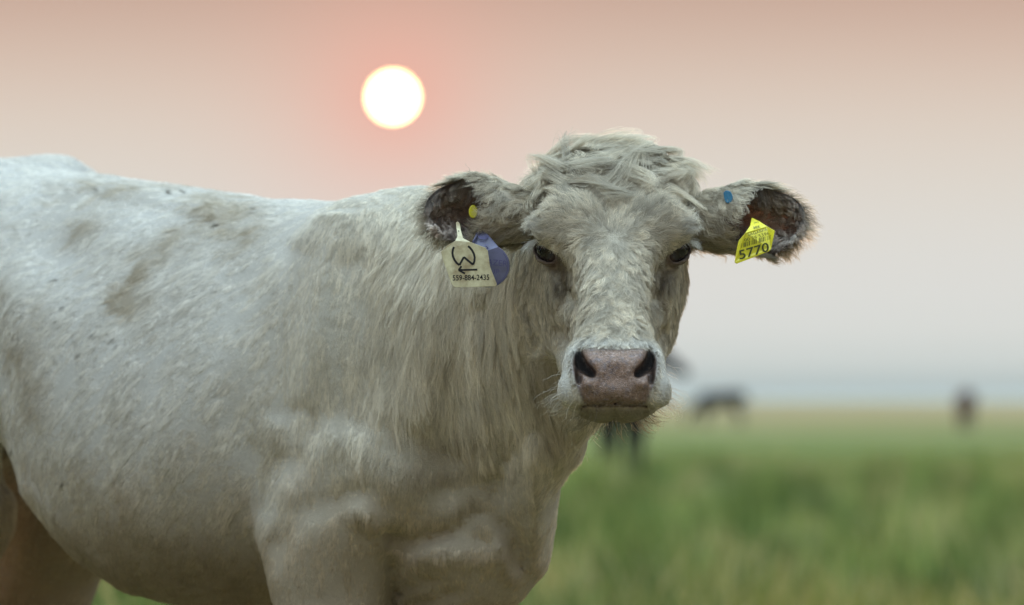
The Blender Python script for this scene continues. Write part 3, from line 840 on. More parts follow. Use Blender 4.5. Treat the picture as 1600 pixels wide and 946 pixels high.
# add the ears to the same mesh and fields
allV, allF, allN = [cv], [cf], [cn]
allT, allD, allL, allLift, allCurl, allDens, allWet = [tint], [D], [L], [LIFT], [CURL], [DENS], [wet]
base = NV
for sgn in (-1, 1):
    eV, eF, eN, eT, eR, et, eth, einn = make_ear(sgn)
    k = len(eV)
    allV.append(eV); allF.append(eF + base); allN.append(eN); base += k
    c = np.tile(CREAM * 0.9, (k, 1))
    c = mixc(c, DUN, np.clip(0.18 + 0.4 * fbm(eV, 30, 51) + 0.30 * sstep(0.45, 0.1, et), 0, 0.7))
    ci = np.tile(np.array((0.62, 0.46, 0.39)), (k, 1)); ci = mixc(ci, BROWN, np.clip(sstep(0.52, 0.38, et) * 0.7 + 0.2 * fbm(eV, 40, 55), 0, 1)); ci = mixc(ci, np.array((0.85, 0.77, 0.68)), np.clip(0.65 + 0.5 * fbm(eV, 50, 57), 0, 1) * sstep(0.46, 0.62, et))
    c = np.where(einn[:, None] > 0.5, ci, c)
    allT.append(c)
    d_ = eT * 0.75 + eR * 0.35 * np.sign(np.ones(k))[:, None] + np.array((0, -0.1, -0.55)) * (1 - einn)[:, None]
    d_ += 0.3 * np.stack([fbm(eV, 20, 61), fbm(eV, 20, 63), fbm(eV, 20, 65)], 1)
    rimness = sstep(0.72, 1.0, np.abs(eth) / np.radians(110))
    allD.append(d_)
    allL.append(np.where(einn > 0.5, 0.020, 0.025) + 0.006 * sstep(0.6, 0.2, et) + 0.008 * rimness * sstep(0.4, 0.7, et))
    allLift.append(0.13 + 0.16 * rimness + 1.0 * einn)
    allCurl.append(np.full(k, 0.10))
    e_face = (eN * (np.array((0, 0, CAM_H)) - eV) / np.linalg.norm(eV - np.array((0, 0, CAM_H)), axis=1)[:, None]).sum(1)
    allDens.append(np.where(einn > 0.5, 480e3 * (0.2 + 0.8 * sstep(0.5, 0.75, et)), 650e3) * np.where(e_face > -0.4, 1, 0.2))
    allWet.append(np.zeros(k))
V = np.concatenate(allV); FQ = np.concatenate(allF); N = np.concatenate(allN)
STAIN_SHADE = np.concatenate([ST0, np.zeros(len(np.concatenate(allT)) - NV)])
TINT = np.clip(np.concatenate(allT), 0.01, 0.9); DIR = np.concatenate(allD); LEN = np.concatenate(allL); LIFT = np.concatenate(allLift); CURL = np.concatenate(allCurl); DENS = np.concatenate(allDens); WET = np.concatenate(allWet)

cow = empty('cow', tuple(O))
tag(cow, 'large cream coloured cow in front, head turned, wearing plastic ear tags', 'cow')
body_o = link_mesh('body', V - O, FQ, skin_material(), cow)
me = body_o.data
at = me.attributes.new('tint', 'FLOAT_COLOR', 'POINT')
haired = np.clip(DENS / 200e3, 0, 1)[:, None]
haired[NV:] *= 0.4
und = mixc(TINT, DUN, STAIN_SHADE * 0.8) * (1 - haired * 0.5)         # hide darkened under the coat, painting shade into gaps between hairs
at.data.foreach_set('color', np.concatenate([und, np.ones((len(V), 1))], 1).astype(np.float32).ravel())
at = me.attributes.new('thin', 'FLOAT', 'POINT')
at.data.foreach_set('value', np.r_[np.zeros(NV), np.ones(len(V) - NV)].astype(np.float32))
at = me.attributes.new('wet', 'FLOAT', 'POINT')
at.data.foreach_set('value', WET.astype(np.float32))

# ------------------------------------------------------------------ strands
def strands(name, pts, radius, cols, mat, parent, origin, nrm=None):
    """pts (n, m, 3), radius (n, m), cols (n, 3) -> one hair-curves object"""
    n, m = pts.shape[:2]
    hc = bpy.data.hair_curves.new(name)
    hc.add_curves([m] * n)
    hc.position_data.foreach_set('vector', (pts - origin).astype(np.float32).ravel())
    ra = hc.attributes.get('radius') or hc.attributes.new('radius', 'FLOAT', 'POINT')
    ra.data.foreach_set('value', radius.astype(np.float32).ravel())
    ca = hc.attributes.new('tint', 'FLOAT_COLOR', 'CURVE')
    ca.data.foreach_set('color', np.concatenate([cols, np.ones((n, 1))], 1).astype(np.float32).ravel())
    if nrm is None: nrm = np.tile(np.array((0, -1.0, 0.2)), (n, 1))
    na_ = hc.attributes.new('hide_normal', 'FLOAT_VECTOR', 'CURVE')
    na_.data.foreach_set('vector', nrm.astype(np.float32).ravel())
    hc.materials.append(mat)
    o = bpy.data.objects.new(name, hc)
    C.objects.link(o); o.parent = parent
    tag(o, kind='stuff')
    return o

def sample_roots(dens):
    tri = np.concatenate([FQ[:, [0, 1, 2]], FQ[:, [0, 2, 3]]])
    a, b, c = V[tri[:, 0]], V[tri[:, 1]], V[tri[:, 2]]
    area = 0.5 * np.linalg.norm(np.cross(b - a, c - a), axis=1)
    lam = area * dens[tri].mean(1)
    cnt = rng.poisson(lam)
    t = np.repeat(np.arange(len(tri)), cnt)
    r1, r2 = rng.random(len(t)), rng.random(len(t))
    s1 = np.sqrt(r1)
    w3 = np.stack([1 - s1, s1 * (1 - r2), s1 * r2], 1)
    T3 = tri[t]
    itp = lambda A: (A[T3] * (w3[:, :, None] if A.ndim == 2 else w3)).sum(1)
    return itp

def unit(a): return a / np.maximum(np.linalg.norm(a, axis=1), 1e-9)[:, None]

def grow(name, dens, npts, rad, clump_n, clump, mat, parent, len_mul=1.0, jitter=0.18, curl_mul=1.0, streaks=0.0, len_var=0.3, lock_var=0.22, loose=0.6, mottle=0.0):
    itp = sample_roots(dens)
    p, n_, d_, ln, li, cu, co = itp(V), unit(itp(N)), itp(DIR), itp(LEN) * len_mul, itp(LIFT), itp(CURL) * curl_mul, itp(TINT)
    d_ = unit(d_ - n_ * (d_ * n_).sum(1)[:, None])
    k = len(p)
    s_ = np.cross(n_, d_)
    sm = itp(STAIN_SHADE)
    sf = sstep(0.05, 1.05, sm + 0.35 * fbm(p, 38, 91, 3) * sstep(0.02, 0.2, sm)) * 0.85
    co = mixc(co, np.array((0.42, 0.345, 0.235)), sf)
    if streaks:
        qx, qy = pix(p)
        for (sx, sy, r) in SPECKS:
            hit = np.exp(-(((qx - sx) / (r * 0.95)) ** 2 + ((qy - sy) / (r * 1.1)) ** 2) ** 2) * ((p - O) @ R > -0.05)
            co = mixc(co, MUD * 0.35, 0.95 * hit)
        wn_ = sstep(-0.12, 0.10, (p - O) @ F)
        w1 = p + 0.012 * np.stack([vnoise(p, 14, 81), vnoise(p, 14, 82), vnoise(p, 14, 83)], 1)
        sb = fbm(np.stack([w1 @ dn0 * 9, w1 @ sx0 * 85, w1 @ R * 85], 1), 1.0, 75, 3)
        sn = fbm(np.stack([w1[:, 0] * 95, w1[:, 1] * 95, w1[:, 2] * 6], 1), 1.0, 77, 3)
        sk = sb * (1 - wn_) + sn * wn_
        co = co * (1 + streaks * (0.5 + 0.5 * wn_) * sk)[:, None]
        ln = ln * (1 + 0.35 * sk)
        li = li * (1 + 0.8 * sk)
        d_ = unit(d_ + s_ * (0.25 * sk)[:, None]); s_ = np.cross(n_, d_)
    if mottle:
        mm = fbm(p * np.array((1, 0.7, 0.55)), 95, 101, 2)
        co = co * (1 + mottle * mm)[:, None]
        d_ = unit(d_ + s_ * (1.3 * mottle * fbm(p, 60, 103, 2))[:, None]); s_ = np.cross(n_, d_)
        li = li * (1 + 1.2 * mottle * mm)
    # guides shared by the hairs of one lock
    ng = max(2, k // clump_n)
    gi = rng.choice(k, ng, replace=False)
    kd = KDTree(ng)
    for j, i in enumerate(gi): kd.insert(p[i], j)
    kd.balance()
    find = kd.find
    g = np.fromiter((find(x)[1] for x in p), dtype=np.int64, count=k)
    gr = gi[g]
    ga = rng.normal(0, jitter, ng)[g] + rng.normal(0, jitter * loose, k)
    dd = d_ * np.cos(ga)[:, None] + s_ * np.sin(ga)[:, None]
    ss = np.cross(n_, dd)
    ph = rng.random(ng)[g] * 6.283; fr = (0.7 + 0.7 * rng.random(ng))[g]
    gl = (0.85 + 0.3 * rng.random(ng))[g] * (1 - len_var + 2 * len_var * rng.random(k))
    ln = ln * gl
    li = li * (0.6 + 0.8 * rng.random(ng))[g]
    off = p[gr] - p
    offl = np.linalg.norm(off, axis=1)
    off *= np.minimum(1, ln * 0.7 / np.maximum(offl, 1e-6))[:, None]
    t = np.linspace(0, 1, npts)
    pts = np.zeros((k, npts, 3))
    for j, tj in enumerate(t):
        wave = (np.sin(6.283 * fr * tj * 1.3 + ph) - np.sin(ph)) * cu * tj ** 0.7
        pts[:, j] = p + dd * (ln * tj * (1 - 0.25 * li))[:, None] + n_ * (ln * li * (1.5 * tj - 0.75 * tj * tj) - 0.0006 + ln * 0.35 * cu * np.sin(6.283 * fr * tj + ph * 1.7) * tj)[:, None] \
            + ss * (ln * wave)[:, None] + off * (clump * tj ** 1.4)
    rr_ = rad * (0.75 + 0.5 * rng.random(k))[:, None] * (1 - 0.72 * t[None] ** 1.5)
    co = co * (1.02 - lock_var + 1.3 * lock_var * rng.random(ng)[g])[:, None]
    co = co * (0.85 + 0.3 * rng.random(k))[:, None]
    return strands(name, pts, rr_, co, mat, parent, O, n_), k

HAIR = hair_material()
HAIR_F = hair_material('face_hair', 0.25, 0.52)
pollmask = np.zeros(len(V)); pollmask[:NV] = near_head * sstep(306, 290, HY)
headmask = np.zeros(len(V)); headmask[:NV] = near_head
headmask[NV:] = 1
t0 = time.time()
_, k1 = grow('coat', DENS * (1 - headmask), 5, 0.00025, 18, 0.18, HAIR, cow, jitter=0.07, streaks=0.24, len_var=0.5)
_, k2 = grow('face_hair', DENS * headmask * (1 - pollmask), 6, 0.00027, 28, 0.55, HAIR_F, cow, jitter=0.24, len_var=0.4, lock_var=0.34, loose=0.35, mottle=0.34)
_, k3 = grow('poll_hair', DENS * pollmask * 0.5, 12, 0.00034, 100, 0.93, HAIR_F, cow, jitter=0.5, curl_mul=1.9, lock_var=0.34, loose=0.12, len_var=0.25)
# longer wisps hanging from the neck
wm = np.zeros(len(V)); wm[:NV] = neck * 40e3 * (facing > 0.25) * (HD > 0.0)
_, k4 = grow('neck_hair', wm, 7, 0.00030, 30, 0.6, HAIR, cow, len_mul=1.5, jitter=0.08, streaks=0.30, len_var=0.5)
fm = np.zeros(len(V)); fm[:NV] = near_head * sstep(290, 262, HY) * 13e3
sv_ = LIFT.copy(); LIFT[:] = np.maximum(LIFT, 0.75)
_, k5 = grow('flyaway_hair', fm, 10, 0.00026, 5, 0.8, HAIR, cow, len_mul=0.45, jitter=0.8, curl_mul=2.2)
LIFT[:] = sv_
print('hairs', k1, k2, k3, k4, round(time.time() - t0, 1))

# ------------------------------------------------------------------ eyes, lashes, whiskers
def eye_material():
    m, b, bs, out = material('eye')
    lw = b.n('ShaderNodeTexCoord')
    sp = b.n('ShaderNodeSeparateXYZ'); b.l(lw.outputs['Object'], sp.inputs[0])
    r = b.math('SQRT', b.math('ADD', b.math('POWER', sp.outputs[0], 2.0), b.math('POWER', sp.outputs[1], 2.0)))
    f = b.math('DIVIDE', r, EYE_R)
    col_ = b.ramp(f, [(0.0, (0.004, 0.004, 0.005)), (0.45, (0.006, 0.005, 0.005)), (0.62, (0.02, 0.013, 0.010)), (0.85, (0.03, 0.025, 0.03)), (0.97, (0.12, 0.09, 0.085))])
    b.l(col_, bs.inputs['Base Color'])
    bs.inputs['Roughness'].default_value = 0.06
    bs.inputs['Specular IOR Level'].default_value = 0.35
    return m
EYE_M = eye_material()
for sgn, e in zip((-1, 1), EYE):
    bm = bmesh.new()
    bmesh.ops.create_uvsphere(bm, u_segments=32, v_segments=20, radius=EYE_R)
    for vv in bm.verts:                                     # the cornea bulges along +Z of the ball
        a = max(0.0, vv.co.z / EYE_R - 0.72)
        vv.co *= 1 + 0.25 * a
    mesh = bpy.data.meshes.new('eye'); bm.to_mesh(mesh); bm.free()
    mesh.polygons.foreach_set('use_smooth', [True] * len(mesh.polygons))
    mesh.materials.append(EYE_M)
    o = bpy.data.objects.new('eye', mesh); C.objects.link(o); o.parent = cow
    o.location = e - O
    o.rotation_euler = Vector((sgn * 0.70, -0.714, 0.0)).to_track_quat('Z', 'Y').to_euler()

lash_p = []
for sgn, e in zip((-1, 1), EYE):
    ax_ = np.array((sgn * 0.70, -0.714, 0.0)); sd_ = np.array((sgn * 0.714, 0.70, 0.0))
    for _ in range(130):
        a = rng.uniform(-0.9, 1.0)
        root = e + ax_ * 0.019 * math.cos(a * 0.8) + sd_ * 0.0195 * math.sin(a * 1.0) + np.array((0, 0, 0.0105 - 0.006 * a * a + rng.normal(0, 0.0012)))
        root = root + (root - e) / np.linalg.norm(root - e) * 0.004
        d0 = ax_ * 0.45 + sd_ * (0.45 + 0.75 * a) + np.array((0, -0.15, -0.10)) + rng.normal(0, 0.22, 3)
        d0 /= np.linalg.norm(d0)
        ln = rng.uniform(0.010, 0.020) * (0.6 + 0.5 * (a > 0))
        lash_p.append([root + d0 * ln * t + np.array((0, 0, -0.35)) * ln * t * t for t in np.linspace(0, 1, 5)])
lash_p = np.array(lash_p)
lr = 0.00030 * (1 - 0.8 * np.linspace(0, 1, 5))[None] * np.ones((len(lash_p), 1))
strands('eyelashes', lash_p, lr, np.tile(WHITE, (len(lash_p), 1)), HAIR, cow, O)

wm = np.zeros(len(V))
wm[:NV] = (near_head > 0.3) * (1 - pad) * (sstep(600, 630, HY) * 9e3 + 1.2e3 * sstep(545, 590, HY)) * (AX > 30) + 5e3 * lip * (HY > 640)
sv = (LEN.copy(), LIFT.copy(), DIR.copy())
LEN[:NV] = np.where(near_head > 0.3, 0.026, LEN[:NV]); LIFT[:NV] = np.where(near_head > 0.3, 1.1, LIFT[:NV])
DIR[:NV] = DIR[:NV] + np.stack([HX / 60, np.zeros(NV), -np.ones(NV)], 1) * near_head[:, None]
wsk, kw = grow('whiskers', wm, 7, 0.00022, 3, 0.0, HAIR, cow, jitter=0.4)
LEN, LIFT, DIR = sv
print('whiskers', kw)

# ------------------------------------------------------------------ ear tags
TAG_DEPTH = 0.0016
def px_poly(name, pts, depth_fn, mat, parent, thick=TAG_DEPTH, bevel=0.0004):
    """flat plastic shape from photo points, given its real place at the ear; thickness behind its face"""
    bm = bmesh.new()
    vs = []
    for (x, y) in pts:
        w_ = headp(x - 957, y, depth_fn(x, y))
        vs.append(bm.verts.new(tuple(w_)))
    f = bm.faces.new(vs)
    bmesh.ops.recalc_face_normals(bm, faces=[f])
    f.normal_update()
    if f.normal.y > 0: f.normal_flip()
    r = bmesh.ops.extrude_face_region(bm, geom=[f])
    for v_ in [g for g in r['geom'] if isinstance(g, bmesh.types.BMVert)]: v_.co.y += 0
    for v_ in vs: v_.co.y += thick
    bmesh.ops.recalc_face_normals(bm, faces=bm.faces)
    bmesh.ops.bevel(bm, geom=[e for e in bm.edges if e.calc_face_angle(0) > 0.5], offset=bevel, segments=1, affect='EDGES')
    me_ = bpy.data.meshes.new(name); bm.to_mesh(me_); bm.free()
    me_.materials.append(mat)
    o = bpy.data.objects.new(name, me_); C.objects.link(o)
    if parent:
        o.parent = parent; o.matrix_parent_inverse = Matrix.Translation(-Vector(parent.location))
    return o

def text_mesh(name, body_, px, py, h_px, ang, depth_fn, mat, parent, sx=1.0, extrude=0.00025, bold=0.0, shear=0.0, width_px=None):
    cu = bpy.data.curves.new(name, 'FONT'); cu.body = body_; cu.align_x = 'CENTER'; cu.align_y = 'CENTER'
    cu.extrude = 0; cu.offset = bold; cu.shear = shear; cu.resolution_u = 3
    to = bpy.data.objects.new(name, cu); C.objects.link(to)
    dg = bpy.context.evaluated_depsgraph_get()
    me_ = bpy.data.meshes.new_from_object(to.evaluated_get(dg))
    bpy.data.objects.remove(to); bpy.data.curves.remove(cu)
    co = np.zeros(len(me_.vertices) * 3, np.float32); me_.vertices.foreach_get('co', co); co = co.reshape(-1, 3)
    mn, mx = co.min(0), co.max(0)
    co = co - (mn + mx) / 2
    sc = h_px / (mx[1] - mn[1])
    kx = (width_px / (mx[0] - mn[0])) if width_px else sc * sx
    X, Y = co[:, 0] * kx, co[:, 1] * sc
    ca, sa = math.cos(ang), math.sin(ang)
    xs = px + X * ca - Y * sa; ys = py - (X * sa + Y * ca)
    pts = np.array([headp(a - 957, b, depth_fn(a, b) - 0.0004) for a, b in zip(xs, ys)])
    me_.vertices.foreach_set('co', pts.astype(np.float32).ravel()); me_.update()
    me_.materials.clear(); me_.materials.append(mat)
    me_.name = name
    o = bpy.data.objects.new(name, me_); C.objects.link(o)
    o.parent = parent; o.matrix_parent_inverse = Matrix.Translation(-Vector(parent.location))
    return o

def stroke(name, pts, w_px, depth_fn, mat, parent, closed=False):
    """ribbon of ink along a line of photo points"""
    pts = np.array(pts, float)
    t = np.gradient(pts, axis=0); t /= np.linalg.norm(t, axis=1)[:, None]
    n = np.stack([-t[:, 1], t[:, 0]], 1)
    a, b = pts + n * w_px / 2, pts - n * w_px / 2
    vs = [headp(x - 957, y, depth_fn(x, y) - 0.0004) for x, y in np.concatenate([a, b])]
    k = len(pts)
    o = link_mesh(name, vs, [(i, i + 1, k + i + 1, k + i) for i in range(k - 1)], mat, None, False)
    o.parent = parent; o.matrix_parent_inverse = Matrix.Translation(-Vector(parent.location))
    return o

def tag_plastic(name, col, dirt, scale=55.0, rough=0.45, dirt_amt=0.5):
    m, b, bs, out = material(name)
    t = b.n('ShaderNodeTexCoord'); nz = b.n('ShaderNodeTexNoise'); b.l(t.outputs['Object'], nz.inputs['Vector'])
    nz.inputs['Scale'].default_value = scale; nz.inputs['Detail'].default_value = 6; nz.inputs['Roughness'].default_value = 0.65
    f = b.ramp(nz.outputs[0], [(0.38, (0, 0, 0)), (0.66, (dirt_amt,) * 3)])
    b.l(b.mix(f, col, dirt), bs.inputs['Base Color'])
    bs.inputs['Roughness'].default_value = rough
    bp = b.n('ShaderNodeBump'); b.l(nz.outputs[0], bp.inputs['Height']); bp.inputs['Strength'].default_value = 0.25; bp.inputs['Distance'].default_value = 0.001
    b.l(bp.outputs[0], bs.inputs['Normal'])
    return m

INK = plain('black_ink', (0.012, 0.012, 0.013), 0.5)
CREAM_P = tag_plastic('cream_plastic', (0.55, 0.51, 0.33), (0.20, 0.135, 0.06), 26, dirt_amt=1.0)
PURPLE_P = tag_plastic('purple_plastic', (0.105, 0.105, 0.185), (0.055, 0.05, 0.065), 30, dirt_amt=0.8)
PURPLE_D = plain('purple_raised', (0.075, 0.07, 0.16), 0.5)
YELLOW_P = tag_plastic('yellow_plastic', (0.68, 0.62, 0.02), (0.42, 0.36, 0.03), 60, dirt_amt=0.6)
GREEN_INK = plain('dark_print', (0.05, 0.055, 0.015), 0.55)
BLUE_P = tag_plastic('blue_plastic', (0.025, 0.17, 0.30), (0.02, 0.08, 0.15), 120)

# cream panel tag
d1 = lambda x, y: -0.022 + 0.055 * max(0.0, (378 - y) / 30.0) - 0.0002 * (x - 730) * 0.3
t1 = empty('ear_tag', tuple(headp(719 - 957, 350, 0.03)))
tag(t1, 'dirty cream panel tag printed 559-884-2435 hanging from the ear', 'ear tag')
px_poly('panel', [(711.7, 347), (714.5, 345), (718, 348), (720, 360), (724, 373), (735, 379), (758.6, 388), (762.4, 393), (766, 418.6), (776.6, 445), (774.5, 448.5), (711, 450), (706, 445), (692.7, 408.5), (689, 394.5), (699, 384.5), (711.5, 377), (714.6, 370), (713.5, 360)], d1, CREAM_P, t1)
# mark: an open ring whose ends drop into a W, with an arrow below it
arc = lambda cx_, cy_, rx, ry, a0, a1, n=16: [(cx_ + rx * math.cos(math.radians(a)), cy_ - ry * math.sin(math.radians(a))) for a in np.linspace(a0, a1, n)]
q8 = lambda L_: [(680 + x / 7.885, 340 + y / 7.885) for x, y in L_]
stroke('brand_mark', q8([(232, 368), (218, 405), (214, 445), (222, 490), (240, 530), (265, 565), (300, 592)]), 3.3, d1, INK, t1)
stroke('brand_mark', q8([(300, 592), (328, 540), (355, 493)]), 3.2, d1, INK, t1)
stroke('brand_mark', q8([(355, 493), (410, 540), (466, 586)]), 3.2, d1, INK, t1)
stroke('brand_mark', q8([(466, 586), (484, 545), (487, 500), (478, 455), (455, 410), (430, 380), (406, 358)]), 3.3, d1, INK, t1)
stroke('arrow', q8([(520, 648), (410, 650), (300, 652)]), 2.9, d1, INK, t1)
stroke('arrow', q8([(325, 605), (308, 630), (288, 652)]), 2.9, d1, INK, t1)
stroke('arrow', q8([(288, 652), (330, 675), (368, 696)]), 2.9, d1, INK, t1)
text_mesh('lettering', '559-884-2435', 736, 434.5, 8.8, math.radians(1.0), d1, INK, t1, width_px=57, bold=0.012)
link_o = px_poly('rivet', arc(716.5, 361, 1.1, 1.1, 0, 350, 10), lambda x, y: d1(x, y) - 0.0006, INK, t1, thick=0.0008, bevel=0.0001)

# purple round tag behind it
d2 = lambda x, y: -0.006 + 0.035 * max(0.0, (385 - y) / 25.0)
t2 = empty('ear_tag', tuple(headp(748 - 957, 368, 0.03)))
tag(t2, 'round purple tag with raised letters, tucked behind the cream panel tag', 'ear tag')
ring = arc(763, 416, 33.5, 33.5, 62, -205, 40)
px_poly('disc', ring + [(738, 378), (744, 363), (752, 358), (762, 366), (772, 378)], d2, PURPLE_P, t2, thick=0.0025)
stroke('raised_rim', arc(763, 416, 30.5, 30.5, 40, -120, 30), 1.2, d2, PURPLE_D, t2)
stroke('button', arc(755, 367, 8, 6, -170, -10, 14), 1.5, lambda x, y: d2(x, y) - 0.001, PURPLE_D, t2)
stroke('button', arc(755, 367, 5, 3.5, -170, -10, 14), 1.3, lambda x, y: d2(x, y) - 0.001, PURPLE_D, t2)
text_mesh('lettering', 'S', 760, 386, 8, math.radians(-8), d2, PURPLE_D, t2, width_px=7)
text_mesh('lettering', 'AZER', 777, 411, 9, math.radians(-6), d2, PURPLE_D, t2, width_px=32)
text_mesh('lettering', 'UP', 773, 425, 8, math.radians(-6), d2, PURPLE_D, t2, width_px=14)

# yellow panel tag
d3 = lambda x, y: -0.028 + 0.050 * max(0.0, (362 - y) / 22.0) + 0.0003 * (x - 1180) * 0.4
t3 = empty('ear_tag', tuple(headp(1178 - 957, 345, 0.02)))
tag(t3, 'bright yellow panel tag numbered 5770 hanging from the ear', 'ear tag')
q10 = lambda L_: [(1130 + x / 10.51, 330 + y / 10.51) for x, y in L_]
px_poly('panel', q10([(480, 100), (600, 165), (720, 255), (825, 325), (835, 340), (775, 635), (735, 672), (480, 772), (205, 876), (172, 852), (200, 680), (240, 500), (350, 370), (440, 245)]), d3, YELLOW_P, t3)
AN = math.radians(16.5)
def t10(s, x, y, h, w_, a=AN, bold=0.0, sh=0.0): text_mesh('lettering', s, 1130 + x / 10.51, 330 + y / 10.51, h / 10.51, a, d3, GREEN_INK, t3, width_px=w_ / 10.51, bold=bold, shear=sh)
t10('(W)', 545, 190, 36, 80)
t10('MX', 548, 268, 50, 108)
t10('SAGARPA', 553, 352, 52, 330)
t10('00 26 5396', 540, 430, 50, 425)
t10('5770', 488, 665, 150, 520, bold=0.012, sh=0.12)
ca, sa = math.cos(AN), math.sin(AN)
xb = 285.0
rb = random.Random(3)
while xb < 770:
    wbar = rb.choice((7, 7, 11, 16))
    if rb.random() < 0.9:
        x0 = xb - 530; yy = lambda o_: 505 - (xb - 530) * math.tan(AN) + o_
        stroke('barcode_bar', q10([(xb, yy(-38)), (xb + 1, yy(38))]), wbar / 10.51 * 0.8, d3, GREEN_INK, t3)
    xb += wbar + rb.choice((6, 9, 12))

# blue clip through the other ear's upper edge
t4 = px_poly('ear_clip', [(1131.5, 300), (1136, 296.5), (1143, 299), (1146, 306), (1145.5, 314), (1140, 317.5), (1134.5, 316), (1132.5, 308)], lambda x, y: 0.024 - 0.004 * math.cos((x - 1139) / 6), BLUE_P, None, thick=0.006, bevel=0.0012)
tag(t4, 'tiny bright blue plastic clip pinched on the upper ear edge', 'ear clip')
t5 = px_poly('ear_stud', arc(739, 329, 7, 10.5, 0, 345, 24), lambda x, y: 0.056, YELLOW_P, None, thick=0.004, bevel=0.0012)
tag(t5, 'round yellow stud half hidden in hair above the cream tag', 'ear stud')

# ------------------------------------------------------------------ pasture
def field_material():
    m, b, bs, out = material('pasture')
    t = b.n('ShaderNodeTexCoord')
    def noise(scale, detail=4, stretch=(1, 1, 1)):
        mp = b.n('ShaderNodeMapping'); b.l(t.outputs['Object'], mp.inputs[0]); mp.inputs['Scale'].default_value = stretch
        nz = b.n('ShaderNodeTexNoise'); b.l(mp.outputs[0], nz.inputs['Vector']); nz.inputs['Scale'].default_value = scale; nz.inputs['Detail'].default_value = detail
        return nz.outputs[0]
    big = b.ramp(noise(0.09, 3, (1, 0.35, 1)), [(0.36, (0, 0, 0)), (0.66, (1, 1, 1))])
    small = b.ramp(noise(0.9, 5), [(0.3, (0, 0, 0)), (0.7, (1, 1, 1))])
    c = b.mix(big, (0.100, 0.140, 0.042), (0.195, 0.185, 0.085))
    c = b.mix(b.math('MULTIPLY', small, 0.55), c, (0.085, 0.105, 0.035))
    sp = b.n('ShaderNodeSeparateXYZ'); b.l(t.outputs['Object'], sp.inputs[0])
    far = b.math('MULTIPLY', b.math('SUBTRACT', sp.outputs[1], 130.0), 1 / 220.0, clamp=True)       # drier, grazed land farther out
    c = b.mix(far, c, (0.235, 0.185, 0.095))
    near = b.math('MULTIPLY', b.math('SUBTRACT', 20.0, sp.outputs[1]), 1 / 7.0, clamp=True)           # dry earth out of view, browned to warm light bounced onto the cow
    c = b.mix(b.math('MULTIPLY', near, 0.9), c, (0.185, 0.155, 0.085))
    b.l(c, bs.inputs['Base Color'])
    bs.inputs['Roughness'].default_value = 1.0
    bs.inputs['Specular IOR Level'].default_value = 0.0
    return m
ground = link_mesh('pasture', [(-6000, -60, 0), (6000, -60, 0), (6000, 9000, 0), (-6000, 9000, 0)], [(0, 1, 2, 3)], field_material(), None, False)
tag(ground, kind='structure')

def grass_material():
    m, b, bs, out = material('grass_blades')
    at = b.n('ShaderNodeAttribute', attribute_name='tint')
    df = b.n('ShaderNodeBsdfDiffuse'); b.l(at.outputs['Color'], df.inputs[0])
    tr = b.n('ShaderNodeBsdfTranslucent'); b.l(at.outputs['Color'], tr.inputs[0])
    ms = b.n('ShaderNodeMixShader'); ms.inputs[0].default_value = 0.35
    b.l(df.outputs[0], ms.inputs[1]); b.l(tr.outputs[0], ms.inputs[2]); b.l(ms.outputs[0], out.inputs[0])
    return m

def blades(name, n, ylo, yhi, half, hmin, hmax, width, seed):
    r = np.random.default_rng(seed)
    y = ylo * (yhi / ylo) ** r.random(n)
    x = (r.random(n) * 2 - 1) * (half[0] + half[1] * y)
    p = np.stack([x, y, np.zeros(n)], 1)
    patch = fbm(p * np.array((1, 0.5, 1)), 0.55, seed, 3)
    tall = sstep(0.05, 0.45, fbm(p, 0.35, seed + 5, 2))
    h = (hmin + (hmax - hmin) * r.random(n) ** 2) * (0.55 + 0.9 * tall)
    a = r.random(n) * 6.283
    w_ = width * (0.6 + 0.8 * r.random(n))
    dx = np.stack([np.cos(a), np.sin(a), np.zeros(n)], 1) * w_[:, None]
    b_ = r.random(n) * 6.283
    ln = np.stack([np.cos(b_), np.sin(b_), np.zeros(n)], 1) * (h * (0.15 + 0.5 * r.random(n)))[:, None]
    up = np.array((0, 0, 1.0))
    mid = p + up * (h * 0.6)[:, None] + ln * 0.35
    tip = p + up * h[:, None] + ln
    verts = np.stack([p - dx, p + dx, mid + dx * 0.7, mid - dx * 0.7, tip], 1).reshape(-1, 3)
    i0 = np.arange(n) * 5
    tri = np.concatenate([np.stack([i0, i0 + 1, i0 + 2], 1), np.stack([i0, i0 + 2, i0 + 3], 1), np.stack([i0 + 3, i0 + 2, i0 + 4], 1)])
    green = np.array((0.100, 0.155, 0.042)); olive = np.array((0.20, 0.205, 0.06)); straw = np.array((0.46, 0.39, 0.18)); grey = np.array((0.20, 0.26, 0.13))
    c = mixc(np.tile(green, (n, 1)), olive, sstep(-0.2, 0.5, patch))
    c = mixc(c, grey, sstep(0.1, 0.5, fbm(p, 0.25, seed + 9, 2)) * 0.7)
    c = mixc(c, straw, (r.random(n) < 0.06 + 0.14 * tall) * 0.8)
    c = mixc(c, np.array((0.30, 0.24, 0.12)), sstep(19, 12, y) * (r.random(n) < 0.8))  # near blades browned too, for warmer bounce onto the cow
    c *= (0.7 + 0.6 * r.random(n))[:, None]
    o = link_mesh(name, verts, tri, GRASS_M, None, False)
    at_ = o.data.attributes.new('tint', 'FLOAT_COLOR', 'POINT')
    at_.data.foreach_set('color', np.concatenate([np.repeat(c, 5, 0), np.ones((n * 5, 1))], 1).astype(np.float32).ravel())
    return o
GRASS_M = grass_material()
g = blades('grass', 150000, 14, 110, (1.2, 0.12), 0.10, 0.34, 0.0045, 5)
